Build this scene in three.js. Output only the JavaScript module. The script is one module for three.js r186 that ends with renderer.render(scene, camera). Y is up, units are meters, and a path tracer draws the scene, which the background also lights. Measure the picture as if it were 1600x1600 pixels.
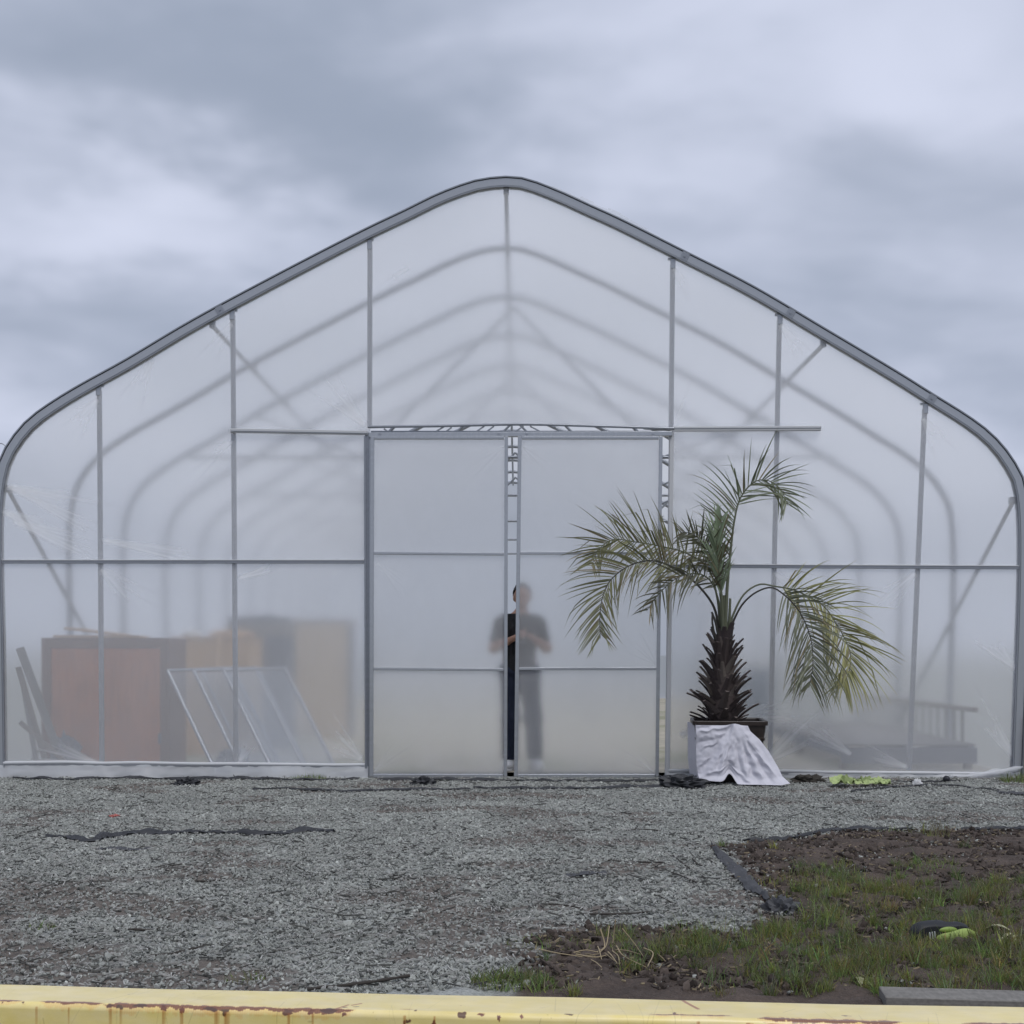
import * as THREE from 'three';
import { mergeGeometries } from 'three/addons/utils/BufferGeometryUtils.js';
import { RoundedBoxGeometry } from 'three/addons/geometries/RoundedBoxGeometry.js';
import { createNoise2D, createNoise3D } from 'simplex-noise';

// ---------------------------------------------------------------- camera, sky, sun, exposure
const V = (x, y, z) => new THREE.Vector3(x, y, z);
const LENS = 2003, EYE = 1.10, DIST = 11.58, CAMX = 0.046;      // focal length in 1/1600 of the frame; eye height and distance to the end wall in metres
const scene = new THREE.Scene();
const camera = new THREE.PerspectiveCamera(2 * Math.atan(800 / LENS) * 180 / Math.PI, 1, 0.05, 3000);
camera.position.set(CAMX, EYE, DIST);
camera.lookAt(CAMX, EYE, 0);
camera.setViewOffset(1600, 1600, -8, -222, 1600, 1600);         // rising-front lens: level camera, horizon low in the frame
const renderer = new THREE.WebGLRenderer({ antialias: true });
renderer.toneMapping = THREE.LinearToneMapping;
renderer.toneMappingExposure = 1.15;
renderer.shadowMap.enabled = true;

function rng(seed) { let s = seed | 0; return () => { s = (s + 0x6d2b79f5) | 0; let t = Math.imul(s ^ (s >>> 15), 1 | s); t = (t + Math.imul(t ^ (t >>> 7), 61 | t)) ^ t; return ((t ^ (t >>> 14)) >>> 0) / 4294967296; }; }
const n2 = createNoise2D(rng(11)), n3 = createNoise3D(rng(23)), n2b = createNoise2D(rng(37));
const clamp = (x, a = 0, b = 1) => Math.min(b, Math.max(a, x)), lerp = (a, b, t) => a + (b - a) * t;
const smooth = (a, b, x) => { const t = clamp((x - a) / (b - a)); return t * t * (3 - 2 * t); };
const fbm = (x, y, o = 4, f = n2) => { let s = 0, a = 0.5, q = 1; for (let i = 0; i < o; i++) { s += a * f(x * q + i * 17.3, y * q - i * 9.1); a *= 0.5; q *= 2.03; } return s; };

// Overcast sky: one layer of stratocumulus, a little brighter overhead, with the thin and thick places of the photograph
{
  const W = 2048, H = 1024, data = new Float32Array(W * H * 4);
  // [azimuth, elevation, half widths, strength] in degrees; azimuth 0 is the way the camera looks
  const banks = [[-13, 25.5, 9, 4.5, -0.30], [-7.5, 22, 7, 3, -0.32], [-3, 21, 6, 2.5, -0.22], [-16, 24, 7, 2.6, -0.30], [-22, 22, 2.2, 1.0, 0.2], [-19, 18, 6.5, 2.6, 0.62], [-11, 18, 5, 2.2, 0.24],
    [13, 27, 10, 2.8, 0.42], [3, 25, 6, 3, 0.22], [17, 23, 7, 2, 0.22], [4, 20.3, 4, 1.8, 0.26], [16, 18.5, 8, 3, -0.28], [9, 17, 5, 2.5, -0.10], [-20, 13.5, 6, 2, -0.22],
    [20, 13, 5, 2, 0.12], [-22, 9.5, 5, 2.2, 0.16], [21, 8, 4, 2, 0.10], [-8, 14.5, 4, 2, -0.10]];
  const dark = [0.268, 0.314, 0.406], light = [0.598, 0.638, 0.776];
  for (let r = 0; r < H; r++) {
    const el = ((r + 0.5) / H - 0.5) * Math.PI, y = Math.sin(el), c = Math.cos(el), eld = el * 180 / Math.PI;
    for (let q = 0; q < W; q++) {
      const th = ((q + 0.5) / W - 0.5) * 2 * Math.PI, x = c * Math.cos(th), z = c * Math.sin(th), o = (r * W + q) * 4;
      let az = Math.atan2(x, -z) * 180 / Math.PI;
      let v = 0.40;
      if (y > -0.02) {
        const k = 1 / (Math.max(y, 0) + 0.22), px = x * k, pz = z * k;
        const wx = px + 0.16 * fbm(px * 0.9 + 5, pz * 0.9, 3), wz = pz + 0.16 * fbm(px * 0.9 - 8, pz * 0.9 + 3, 3);
        v += 0.42 * fbm(wx * 0.7 + 2, wz * 1.35 + 7, 5) + 0.15 * fbm(wx * 2.6, wz * 4.6, 5, n2b);
        const wob = 3.4 * fbm(az * 0.08, eld * 0.15, 4), wob2 = 2.4 * fbm(az * 0.09 + 30, eld * 0.2, 4);
        for (const [a, e, ra, re, s] of banks) { const d = ((az + wob - a) / ra) ** 2 + ((eld + wob2 - e) / re) ** 2; if (d < 9) v += s * Math.exp(-d); }
        v = lerp(v, 0.46, 0.55 * smooth(9, 1, eld));
      }
      v = 0.5 + 0.5 * Math.tanh((v - 0.49) * 2.1);        // soft limits, so that thick and thin cloud keep their texture
      const up = 1.0 + 0.22 * smooth(0.35, 1.0, y);
      for (let b = 0; b < 3; b++) data[o + b] = lerp(dark[b], light[b], v) * up;
      data[o + 3] = 1;
    }
  }
  const sky = new THREE.DataTexture(data, W, H, THREE.RGBAFormat, THREE.FloatType);
  sky.mapping = THREE.EquirectangularReflectionMapping; sky.magFilter = sky.minFilter = THREE.LinearFilter; sky.needsUpdate = true;
  scene.background = sky; scene.environment = sky;
}
const sun = new THREE.DirectionalLight(new THREE.Color(1.0, 0.985, 0.96), 1.4);
sun.name = 'sun';
sun.position.set(7, 26, 11); sun.target.position.set(0, 0, -4);
sun.castShadow = true; sun.shadow.radius = 60; sun.shadow.mapSize.set(2048, 2048);
Object.assign(sun.shadow.camera, { left: -16, right: 16, top: 18, bottom: -18, near: 1, far: 70 });
scene.add(sun, sun.target);

// ---------------------------------------------------------------- helpers
// The end wall was measured off the photograph at 173 units to the metre, from its centre line and its sill.
const ex = (u) => (u - 800) / 173, ey = (v) => (1213 - v) / 173, E = (u, v, z = 0) => V(ex(u), ey(v), z);
const at = (u, v, z) => { const d = DIST - z; return V(CAMX + (u - 808) * d / LENS, EYE + (1022 - v) * d / LENS, z); };
const onGround = (u, v) => { const d = LENS * EYE / (v - 1022); return V(CAMX + (u - 808) * d / LENS, 0, DIST - d); };
const taken = new Map();
function numbered(name) { const k = taken.get(name) ?? 0; taken.set(name, k + 1); return k ? name + '_' + String(k).padStart(3, '0') : name; }
function tag(o, label, category, group) { Object.assign(o.userData, { label, category }); if (group) o.userData.group = group; return o; }
function thing(name, label, category, pos = [0, 0, 0], turn = 0, group) {
  const o = new THREE.Group(); o.name = numbered(name); o.position.set(...pos); o.rotation.y = turn; scene.add(o);
  return tag(o, label, category, group);
}
function mesh(name, geo, mat, parent) {
  const m = new THREE.Mesh(Array.isArray(geo) ? join(geo) : geo, mat);
  m.castShadow = m.receiveShadow = true;
  if (parent && parent !== scene) { m.name = name; parent.add(m); } else { m.name = numbered(name); scene.add(m); }
  return m;
}
function structure(name, geo, mat, label) { const m = mesh(name, geo, mat, scene); m.userData.kind = 'structure'; if (label) m.userData.label = label; return m; }
function join(list) {
  const l = list.map((g) => { g = g.index ? g.toNonIndexed() : g; for (const k of Object.keys(g.attributes)) if (!['position', 'normal', 'uv'].includes(k)) g.deleteAttribute(k); if (!g.attributes.uv) g.setAttribute('uv', new THREE.BufferAttribute(new Float32Array(g.attributes.position.count * 2), 2)); return g; });
  return mergeGeometries(l);
}
const lin = (r, g, b) => new THREE.Color().setRGB(r, g, b);
const std = (c, roughness = 0.8, more = {}) => new THREE.MeshStandardMaterial({ color: Array.isArray(c) ? lin(...c) : c, roughness, ...more });
const phys = (c, roughness, more = {}) => new THREE.MeshPhysicalMaterial({ color: Array.isArray(c) ? lin(...c) : c, roughness, ...more });
const box = (w, h, d, x = 0, y = 0, z = 0) => new THREE.BoxGeometry(w, h, d).translate(x, y, z);
const rbox = (w, h, d, r = 0.006, x = 0, y = 0, z = 0) => new RoundedBoxGeometry(w, h, d, 2, Math.min(r, w * 0.45, h * 0.45, d * 0.45)).translate(x, y, z);
const boxTo = (x0, x1, y0, y1, z0, z1, r = 0.005) => rbox(Math.abs(x1 - x0), Math.abs(y1 - y0), Math.abs(z1 - z0), r, (x0 + x1) / 2, (y0 + y1) / 2, (z0 + z1) / 2);
function bar(a, b, r, seg = 10, r2 = r) {
  const d = b.clone().sub(a), g = new THREE.CylinderGeometry(r2, r, d.length(), seg);
  return g.applyQuaternion(new THREE.Quaternion().setFromUnitVectors(V(0, 1, 0), d.normalize())).translate((a.x + b.x) / 2, (a.y + b.y) / 2, (a.z + b.z) / 2);
}
function beam(a, b, w, t, r = 0.004) {       // rectangular bar from a to b, w across in the wall's plane, t deep
  const d = b.clone().sub(a), L = d.length(), m = new THREE.Matrix4(), Y = d.normalize();
  const Z0 = Math.abs(Y.z) > 0.9 ? V(0, 1, 0) : V(0, 0, 1), X = V().crossVectors(Y, Z0).normalize(), Z = V().crossVectors(X, Y);
  m.makeBasis(X, Y, Z).setPosition((a.x + b.x) / 2, (a.y + b.y) / 2, (a.z + b.z) / 2);
  return rbox(w, L, t, r).applyMatrix4(m);
}
function tube(pts, r0, r1 = r0, seg = 24, around = 7) {   // tapered tube along a smooth curve
  const c = new THREE.CatmullRomCurve3(pts, false, 'centripetal'), fr = c.computeFrenetFrames(seg, false), pos = [], nor = [], uv = [], idx = [];
  for (let i = 0; i <= seg; i++) {
    const p = c.getPointAt(i / seg), r = typeof r0 === 'function' ? r0(i / seg) : lerp(r0, r1, i / seg);
    for (let j = 0; j <= around; j++) {
      const a = j / around * 2 * Math.PI, n = fr.normals[i].clone().multiplyScalar(Math.cos(a)).addScaledVector(fr.binormals[i], Math.sin(a));
      pos.push(p.x + n.x * r, p.y + n.y * r, p.z + n.z * r); nor.push(n.x, n.y, n.z); uv.push(j / around, i / seg);
      if (i < seg && j < around) { const k = i * (around + 1) + j; idx.push(k, k + 1, k + around + 1, k + 1, k + around + 2, k + around + 1); }
    }
  }
  for (const e of [0, seg]) {                 // end caps
    const p = c.getPointAt(e / seg), t = fr.tangents[e].clone().multiplyScalar(e ? 1 : -1), k = pos.length / 3;
    pos.push(p.x, p.y, p.z); nor.push(t.x, t.y, t.z); uv.push(0, 0);
    for (let j = 0; j <= around; j++) { const q = (e * (around + 1) + j) * 3; pos.push(pos[q], pos[q + 1], pos[q + 2]); nor.push(t.x, t.y, t.z); uv.push(0, 0); }
    for (let j = 0; j < around; j++) e ? idx.push(k, k + 1 + j, k + 2 + j) : idx.push(k, k + 2 + j, k + 1 + j);
  }
  return buffer(pos, idx, nor, uv);
}
function buffer(pos, idx, nor, uv) {
  const g = new THREE.BufferGeometry(); g.setAttribute('position', new THREE.Float32BufferAttribute(pos, 3));
  g.setAttribute('uv', new THREE.Float32BufferAttribute(uv ?? new Array(pos.length / 3 * 2).fill(0), 2)); g.setIndex(idx);
  if (!nor) { g.computeVertexNormals(); return g; }
  g.setAttribute('normal', new THREE.Float32BufferAttribute(nor, 3));
  let s = 0; const a = V(), b = V(), c = V();      // faces must wind the way their normals point
  for (let i = 0; i + 2 < idx.length; i += 3 * Math.max(1, Math.floor(idx.length / 900))) { const [p, q, r] = [idx[i], idx[i + 1], idx[i + 2]]; a.fromArray(pos, p * 3); b.fromArray(pos, q * 3).sub(a); c.fromArray(pos, r * 3).sub(a); b.cross(c).normalize(); s += b.x * nor[p * 3] + b.y * nor[p * 3 + 1] + b.z * nor[p * 3 + 2]; }
  if (s < 0) { for (let i = 0; i < idx.length; i += 3) [idx[i + 1], idx[i + 2]] = [idx[i + 2], idx[i + 1]]; g.setIndex(idx); }
  return g;
}
function sheet(nu, nv, f, uvf) {              // grid surface f(u, v) -> [x, y, z]
  const pos = [], uv = [], idx = [];
  for (let j = 0; j <= nv; j++) for (let i = 0; i <= nu; i++) {
    const p = f(i / nu, j / nv); pos.push(...p); uv.push(...(uvf ? uvf(i / nu, j / nv, p) : [i / nu, j / nv]));
    if (i < nu && j < nv) { const k = j * (nu + 1) + i; idx.push(k, k + 1, k + nu + 1, k + 1, k + nu + 2, k + nu + 1); }
  }
  return buffer(pos, idx, null, uv);
}
function dataTexture(W, H, f, srgb = false, rep = true) {   // f(x, y) -> [r, g, b] or number, 0 to 1, already in the texture's own space
  const d = new Uint8Array(W * H * 4);
  for (let y = 0; y < H; y++) for (let x = 0; x < W; x++) { const v = f(x, y), o = (y * W + x) * 4; if (typeof v === 'number') d[o] = d[o + 1] = d[o + 2] = clamp(v) * 255; else for (let c = 0; c < 3; c++) d[o + c] = clamp(v[c]) * 255; d[o + 3] = 255; }
  const t = new THREE.DataTexture(d, W, H); if (srgb) t.colorSpace = THREE.SRGBColorSpace;
  t.magFilter = t.minFilter = THREE.LinearFilter; t.wrapS = t.wrapT = rep ? THREE.RepeatWrapping : THREE.ClampToEdgeWrapping; t.needsUpdate = true; return t;
}
const toS = (c) => c <= 0.0031308 ? c * 12.92 : 1.055 * c ** (1 / 2.4) - 0.055, col = (r, g, b) => [toS(r), toS(g), toS(b)];
const mixc = (a, b, t) => [lerp(a[0], b[0], t), lerp(a[1], b[1], t), lerp(a[2], b[2], t)];
// tileable noise for repeating textures
const tile = (x, y, W, H, f) => { const a = x / W * 2 * Math.PI, b = y / H * 2 * Math.PI; return 0.5 * n3(Math.cos(a) * f, Math.sin(a) * f, Math.cos(b) * f) + 0.5 * n3(Math.sin(b) * f + 7, Math.cos(a) * f + 3, Math.sin(a) * f - 5); };
// naive surface nets: mesh of sdf < 0 inside a box
function nets(lo, hi, cell, sdf) {
  const n = [0, 1, 2].map((k) => Math.ceil((hi[k] - lo[k]) / cell) + 1), [nx, ny, nz] = n, val = new Float32Array(nx * ny * nz), id = new Int32Array(nx * ny * nz).fill(-1);
  const I = (i, j, k) => i + nx * (j + ny * k);
  for (let k = 0; k < nz; k++) for (let j = 0; j < ny; j++) for (let i = 0; i < nx; i++) val[I(i, j, k)] = sdf(lo[0] + i * cell, lo[1] + j * cell, lo[2] + k * cell);
  const pos = [], idx = [], nor = [];
  for (let k = 0; k < nz - 1; k++) for (let j = 0; j < ny - 1; j++) for (let i = 0; i < nx - 1; i++) {
    let c = 0, sx = 0, sy = 0, sz = 0, m = 0;
    const v = [];
    for (let b = 0; b < 8; b++) { v[b] = val[I(i + (b & 1), j + (b >> 1 & 1), k + (b >> 2))]; if (v[b] < 0) m |= 1 << b; }
    if (m === 0 || m === 255) continue;
    for (let a = 0; a < 8; a++) for (const bit of [1, 2, 4]) { if (a & bit) continue; const b = a | bit; if ((v[a] < 0) === (v[b] < 0)) continue; const t = v[a] / (v[a] - v[b]); sx += (a & 1) + (bit === 1 ? t : 0); sy += (a >> 1 & 1) + (bit === 2 ? t : 0); sz += (a >> 2) + (bit === 4 ? t : 0); c++; }
    id[I(i, j, k)] = pos.length / 3;
    const x = lo[0] + (i + sx / c) * cell, y = lo[1] + (j + sy / c) * cell, z = lo[2] + (k + sz / c) * cell, e = cell * 0.5;
    pos.push(x, y, z);
    const g = V(sdf(x + e, y, z) - sdf(x - e, y, z), sdf(x, y + e, z) - sdf(x, y - e, z), sdf(x, y, z + e) - sdf(x, y, z - e)).normalize(); nor.push(g.x, g.y, g.z);
  }
  for (let k = 1; k < nz - 1; k++) for (let j = 1; j < ny - 1; j++) for (let i = 1; i < nx - 1; i++) {
    const a = val[I(i, j, k)] < 0;
    const quad = (p, q, r, s, flip) => { if (Math.min(p, q, r, s) < 0) return; flip ? idx.push(p, r, q, p, s, r) : idx.push(p, q, r, p, r, s); };
    if (a !== val[I(i + 1, j, k)] < 0) quad(id[I(i, j, k)], id[I(i, j - 1, k)], id[I(i, j - 1, k - 1)], id[I(i, j, k - 1)], a);
    if (a !== val[I(i, j + 1, k)] < 0) quad(id[I(i, j, k)], id[I(i, j, k - 1)], id[I(i - 1, j, k - 1)], id[I(i - 1, j, k)], a);
    if (a !== val[I(i, j, k + 1)] < 0) quad(id[I(i, j, k)], id[I(i - 1, j, k)], id[I(i - 1, j - 1, k)], id[I(i, j - 1, k)], a);
  }
  return buffer(pos, idx, nor);
}
const smin = (a, b, k) => { const h = Math.max(k - Math.abs(a - b), 0) / k; return Math.min(a, b) - h * h * k * 0.25; };
function capsule(ax, ay, az, bx, by, bz, ra, rb) {
  const dx = bx - ax, dy = by - ay, dz = bz - az, L = dx * dx + dy * dy + dz * dz;
  return (x, y, z) => { const t = clamp(((x - ax) * dx + (y - ay) * dy + (z - az) * dz) / L), px = x - ax - t * dx, py = y - ay - t * dy, pz = z - az - t * dz; return Math.sqrt(px * px + py * py + pz * pz) - lerp(ra, rb, t); };
}
const ball = (cx, cy, cz, rx, ry, rz) => (x, y, z) => { const a = (x - cx) / rx, b = (y - cy) / ry, c = (z - cz) / rz, l = Math.sqrt(a * a + b * b + c * c); return (l - 1) * Math.min(rx, ry, rz) * (l > 1 ? 1 : 1); };
const blend = (list, k) => (x, y, z) => { let d = 1e3; for (const f of list) d = smin(d, f(x, y, z), k); return d; };

// ---------------------------------------------------------------- shared materials
const speckle = dataTexture(256, 256, (x, y) => 0.5 + 0.35 * tile(x, y, 256, 256, 3) + 0.25 * tile(x, y, 256, 256, 11));
speckle.repeat.set(3, 3);
const M = {
  galv: phys([0.275, 0.29, 0.32], 0.5, { metalness: 0.4, roughnessMap: speckle }),       // all steel pipe and channel
  alu: phys([0.40, 0.415, 0.44], 0.42, { metalness: 0.5, roughnessMap: speckle }),          // door frames and track
  whiteStrip: std([0.52, 0.525, 0.54], 0.5),
  black: std([0.02, 0.021, 0.024], 0.75),
};

// creases of the wall film: where the plastic is folded it scatters more and lets less straight through
function creases(W, H, x0, y0, w, h, list, base) {
  const c = document.createElement('canvas'); c.width = W; c.height = H; const g = c.getContext('2d');
  g.fillStyle = `rgb(${base},${base},${base})`; g.fillRect(0, 0, W, H);
  const R = rng(5);
  for (const [ux, uy, a0, a1, len, n, strong] of list) for (let i = 0; i < n; i++) {
    const a = lerp(a0, a1, (i + 0.7 * R()) / n) * Math.PI / 180, L = len * (0.45 + 0.55 * R()), s = len * 0.06 * R(), px = (ux - x0) / w * W, py = (y0 + h - uy) / h * H;
    const k = W / w, bend = (R() - 0.5) * 0.12;
    for (const [wd, al] of [[13, 0.10], [7, 0.16], [3, 0.22]]) {
      const gr = g.createLinearGradient(px, py, px + Math.cos(a) * L * k, py - Math.sin(a) * L * k);
      const v = al * strong * (0.5 + R() * 0.6); gr.addColorStop(0, `rgba(90,90,90,${v})`); gr.addColorStop(0.6, `rgba(90,90,90,${v * 0.7})`); gr.addColorStop(1, 'rgba(90,90,90,0)');
      g.strokeStyle = gr; g.lineWidth = wd * W / 2048; g.beginPath(); g.moveTo(px + Math.cos(a) * s * k, py - Math.sin(a) * s * k);
      g.quadraticCurveTo(px + Math.cos(a + bend) * L * 0.5 * k, py - Math.sin(a + bend) * L * 0.5 * k, px + Math.cos(a) * L * k, py - Math.sin(a) * L * k); g.stroke();
    }
  }
  const im = g.getImageData(0, 0, W, H), d = im.data;
  for (let y = 0; y < H; y++) for (let x = 0; x < W; x++) { const o = (y * W + x) * 4, n = 7 * fbm(x / W * 7, y / H * 4, 3); d[o] = d[o + 1] = d[o + 2] = clamp(d[o] + n, 0, 255); }
  g.putImageData(im, 0, 0);
  const t = new THREE.CanvasTexture(c); t.magFilter = t.minFilter = THREE.LinearFilter; t.repeat.set(1 / w, 1 / h); t.offset.set(-x0 / w, -y0 / h); return t;
}
const wallCrease = creases(2048, 1200, -4.8, -0.1, 9.6, 5.6, [
  [ex(12), ey(760), -32, -4, 1.1, 9, 1.1], [ex(6), ey(800), -35, -10, 0.9, 8, 0.9], [ex(20), ey(815), -28, -8, 1.5, 5, 0.8], [ex(160), ey(845), -16, -4, 1.3, 5, 0.7],
  [ex(572), ey(668), 118, 150, 0.75, 8, 0.9], [ex(240), ey(560), 228, 262, 0.6, 5, 0.6], [ex(372), ey(905), 8, 30, 0.6, 4, 0.7], [ex(640), ey(420), 200, 225, 0.4, 3, 0.4],
  [ex(1190), ey(1195), 22, 58, 0.9, 7, 0.7], [ex(1150), ey(1120), -8, 30, 0.9, 5, 0.5], [ex(1330), ey(1180), 130, 165, 0.8, 5, 0.5], [ex(1060), ey(1150), 5, 40, 0.7, 6, 0.8], [ex(1588), ey(1190), 112, 140, 0.9, 6, 0.5],
  [ex(1590), ey(1050), 120, 150, 0.6, 5, 0.7], [ex(160), ey(1196), 150, 200, 0.7, 7, 1.0], [ex(720), ey(300), 195, 212, 0.6, 6, 0.5], [ex(1420), ey(1200), 150, 178, 0.8, 5, 0.45],
  [ex(155), ey(625), 200, 250, 0.5, 5, 0.4], [ex(365), ey(505), 215, 255, 0.5, 5, 0.35], [ex(1051), ey(420), 285, 320, 0.5, 5, 0.35], [ex(1218), ey(508), 290, 325, 0.5, 5, 0.4], [ex(1440), ey(655), 280, 330, 0.5, 6, 0.4], [ex(1045), ey(690), 330, 20, 0.6, 5, 0.4],
  [ex(365), ey(690), 190, 235, 0.7, 5, 0.35], [ex(158), ey(890), 300, 340, 0.7, 5, 0.4], [ex(1430), ey(895), 205, 245, 0.7, 5, 0.4], [ex(1208), ey(895), 300, 345, 0.8, 5, 0.4], [ex(570), ey(1190), 120, 170, 0.7, 6, 0.45], [ex(375), ey(1190), 40, 80, 0.5, 4, 0.4]], 200);
const paneCrease = creases(1024, 1280, -1.4, 0, 2.8, 3.2, [[ex(585), ey(1205), 20, 70, 0.5, 4, 0.5], [ex(790), ey(700), 200, 245, 0.5, 5, 0.45], [ex(815), ey(700), 300, 340, 0.4, 4, 0.4], [ex(1025), ey(1040), 110, 160, 0.6, 4, 0.4], [ex(590), ey(880), 300, 340, 0.5, 4, 0.35], [ex(1020), ey(1205), 120, 165, 0.5, 4, 0.5]], 222);
const FILM = {
  wall: phys([0.978, 0.982, 0.998], 0.135, { transmission: 1, thickness: 0.004, ior: 1.42, transmissionMap: wallCrease, bumpMap: wallCrease, bumpScale: 0.0006 }),
  door: phys([0.978, 0.982, 0.998], 0.265, { transmission: 1, thickness: 0.004, ior: 1.42, transmissionMap: paneCrease, bumpMap: paneCrease, bumpScale: 0.0006 }),
  roof: phys([0.985, 0.988, 0.992], 0.62, { transmission: 0.99, thickness: 0, ior: 1.4, side: THREE.DoubleSide }),
  rear: phys([0.978, 0.982, 0.998], 0.88, { transmission: 0.99, thickness: 0, ior: 1.4, side: THREE.DoubleSide }),
};

// ---------------------------------------------------------------- the greenhouse
const BAY = 1.83, RIBS = 12, LENGTH = BAY * (RIBS - 1);
const house = thing('greenhouse', 'large gabled greenhouse of clear plastic film on a galvanised pipe frame', 'greenhouse');
const hoopPts = [[3, 1216], [0, 1000], [-3, 850], [-2, 795], [4, 745], [13, 716], [30, 688], [51, 664], [80, 642], [125, 614], [200, 572.5], [300, 513], [420, 448], [577, 367], [640, 337], [680, 317], [717, 302], [750, 292], [795, 287.5], [820, 290.5],
  [842, 298], [880, 313.5], [920, 332], [960, 350], [1058, 399], [1170, 456], [1281, 521.5], [1400, 592.5], [1450, 624], [1500, 655], [1531, 677], [1556, 701], [1575, 727], [1588, 751], [1594, 780], [1597, 820], [1597, 900], [1591, 1080], [1586, 1216]].map(([u, v]) => E(u, v));
const hoopCurve = new THREE.CatmullRomCurve3(hoopPts, false, 'centripetal');
const HN = 120, hoop = [];
for (let i = 0; i <= HN; i++) { const p = hoopCurve.getPointAt(i / HN), t = hoopCurve.getTangentAt(i / HN); hoop.push({ p, n: V(-t.y, t.x, 0) }); }
function sweepHoop(profile, closed = true) {         // profile: [outward, z] in metres
  const m = profile.length, pos = [], idx = [];
  for (const { p, n } of hoop) for (const [r, z] of profile) pos.push(p.x + n.x * r, p.y + n.y * r, z);
  for (let i = 0; i < HN; i++) for (let j = 0; j < (closed ? m : m - 1); j++) { const a = i * m + j, b = i * m + (j + 1) % m; idx.push(a, b, a + m, b, b + m, a + m); }
  return buffer(pos, idx);
}
const oval = (a, b, k = 12) => Array.from({ length: k }, (_, i) => { const t = i / k * 2 * Math.PI; return [a * Math.cos(t), b * Math.sin(t)]; });
const rect = (r0, r1, z0, z1) => [[r0, z0], [r1, z0], [r1, z1], [r0, z1]];
const flat = (g) => { const q = g.toNonIndexed(); q.computeVertexNormals(); return q; };
// ribs: the front one is a flat-faced profile with a dark locking channel along both edges, the others plain oval pipe
const front = mesh('rib', flat(sweepHoop([[-0.038, 0.0], [-0.038, 0.046], [-0.03, 0.054], [0.03, 0.054], [0.038, 0.046], [0.038, -0.04], [-0.038, -0.04]])), M.alu, house);
front.userData.label = 'bright flat faced front rib with locking channels';
mesh('locking_channel', flat(sweepHoop(rect(0.0385, 0.050, -0.03, 0.062))), M.galv, front);
mesh('locking_channel', flat(sweepHoop(rect(-0.047, -0.0385, 0.0, 0.060))), M.galv, front);
const ribGeo = sweepHoop(oval(0.034, 0.026));
for (let k = 1; k < RIBS; k++) mesh('rib', ribGeo, M.galv, house).position.z = -BAY * k;
// joints of the front rib: small sleeve plates
for (const [i0, nm] of [[354, 482], [1060, 397], [1222, 490], [1450, 622]]) { const p = E(i0, nm); const pl = mesh('sleeve_plate', rbox(0.07, 0.075, 0.006, 0.004), M.galv, front); let b = hoop[0]; for (const h of hoop) if (h.p.distanceTo(p) < b.p.distanceTo(p)) b = h; pl.position.set(b.p.x, b.p.y, 0.0575); pl.rotation.z = Math.atan2(-b.n.x, b.n.y); mesh('bolt', new THREE.CylinderGeometry(0.009, 0.009, 0.008, 8).rotateX(Math.PI / 2).translate(0, 0, 0.006), M.galv, pl); }
// purlins: ridge and one down each slope, from the front rib to the last
const nearest = (u, v) => { const p = E(u, v); let b = hoop[0]; for (const h of hoop) if (h.p.distanceTo(p) < b.p.distanceTo(p)) b = h; return b.p.clone().addScaledVector(b.n, -0.065); };
const purlinAt = [nearest(797, 287), nearest(322, 502), nearest(1284, 523)];
for (const p of purlinAt) {
  const pu = mesh('purlin', bar(V(p.x, p.y, -0.01), V(p.x, p.y, -LENGTH), 0.021, 12), M.galv, house);
  for (let k = 0; k < 5; k++) mesh('clamp', [rbox(0.05, 0.075, 0.05, 0.008, p.x, p.y + 0.015, -BAY * k - 0.03)], M.galv, pu);
}
// side braces, from the front rib down to the foot of a rib further back
for (const s of [-1, 1]) {
  const a = s < 0 ? V(ex(10), ey(764), -0.03) : V(ex(1586), ey(782), -0.03), b = V(s < 0 ? -4.58 : 4.52, 0.06, -BAY * (s < 0 ? 2.35 : 2.1));
  const br = mesh('side_brace', bar(a, b, 0.02, 12), M.galv, house);
  mesh('clamp', rbox(0.085, 0.06, 0.06, 0.01, a.x, a.y, a.z), M.galv, br);
}
// trusses: tie and web on every other rib
for (let k = 2; k < RIBS - 1; k += 2) {
  const z = -BAY * k, tr = new THREE.Group(); tr.name = 'truss'; house.add(tr);
  mesh('tie', bar(V(-3.84, 3.44, z), V(3.84, 3.44, z), 0.019, 8), M.galv, tr);
  for (const s of [-1, 1]) {
    mesh('web', bar(V(0.01, 5.22, z), V(s * 1.78, 3.44, z), 0.02, 8), M.galv, tr);
    mesh('web', bar(V(s * 1.78, 3.44, z), V(s * 3.05, 3.93, z), 0.015, 8), M.galv, tr);
  }
}
// posts of the end wall
const posts = [[155, 612, 159, 1196], [363.5, 494, 368.5, 1198], [1051, 414, 1048.5, 676], [1218, 501, 1203, 1200], [1445, 640, 1420.5, 1204]];
posts.forEach(([u0, v0, u1, v1], i) => {
  const a = E(u0, v0, -0.004), b = E(u1, v1, -0.004), po = mesh('post', bar(b, a, 0.0235, 14), M.galv, house);
  mesh('bracket', [rbox(0.045, 0.09, 0.03, 0.006, a.x, a.y + 0.0, 0.018), rbox(0.07, 0.022, 0.022, 0.004, a.x + (i < 2 ? 0.01 : -0.01), a.y + 0.045, 0.012)], M.alu, po);
});
{ const a = E(578, 384, -0.004), b = E(577.5, 668, -0.004), po = mesh('post', bar(b, a, 0.0235, 14), M.galv, house); mesh('bracket', [rbox(0.045, 0.09, 0.03, 0.006, a.x, a.y, 0.018), rbox(0.07, 0.022, 0.022, 0.004, a.x, a.y + 0.045, 0.012)], M.alu, po); }
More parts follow.
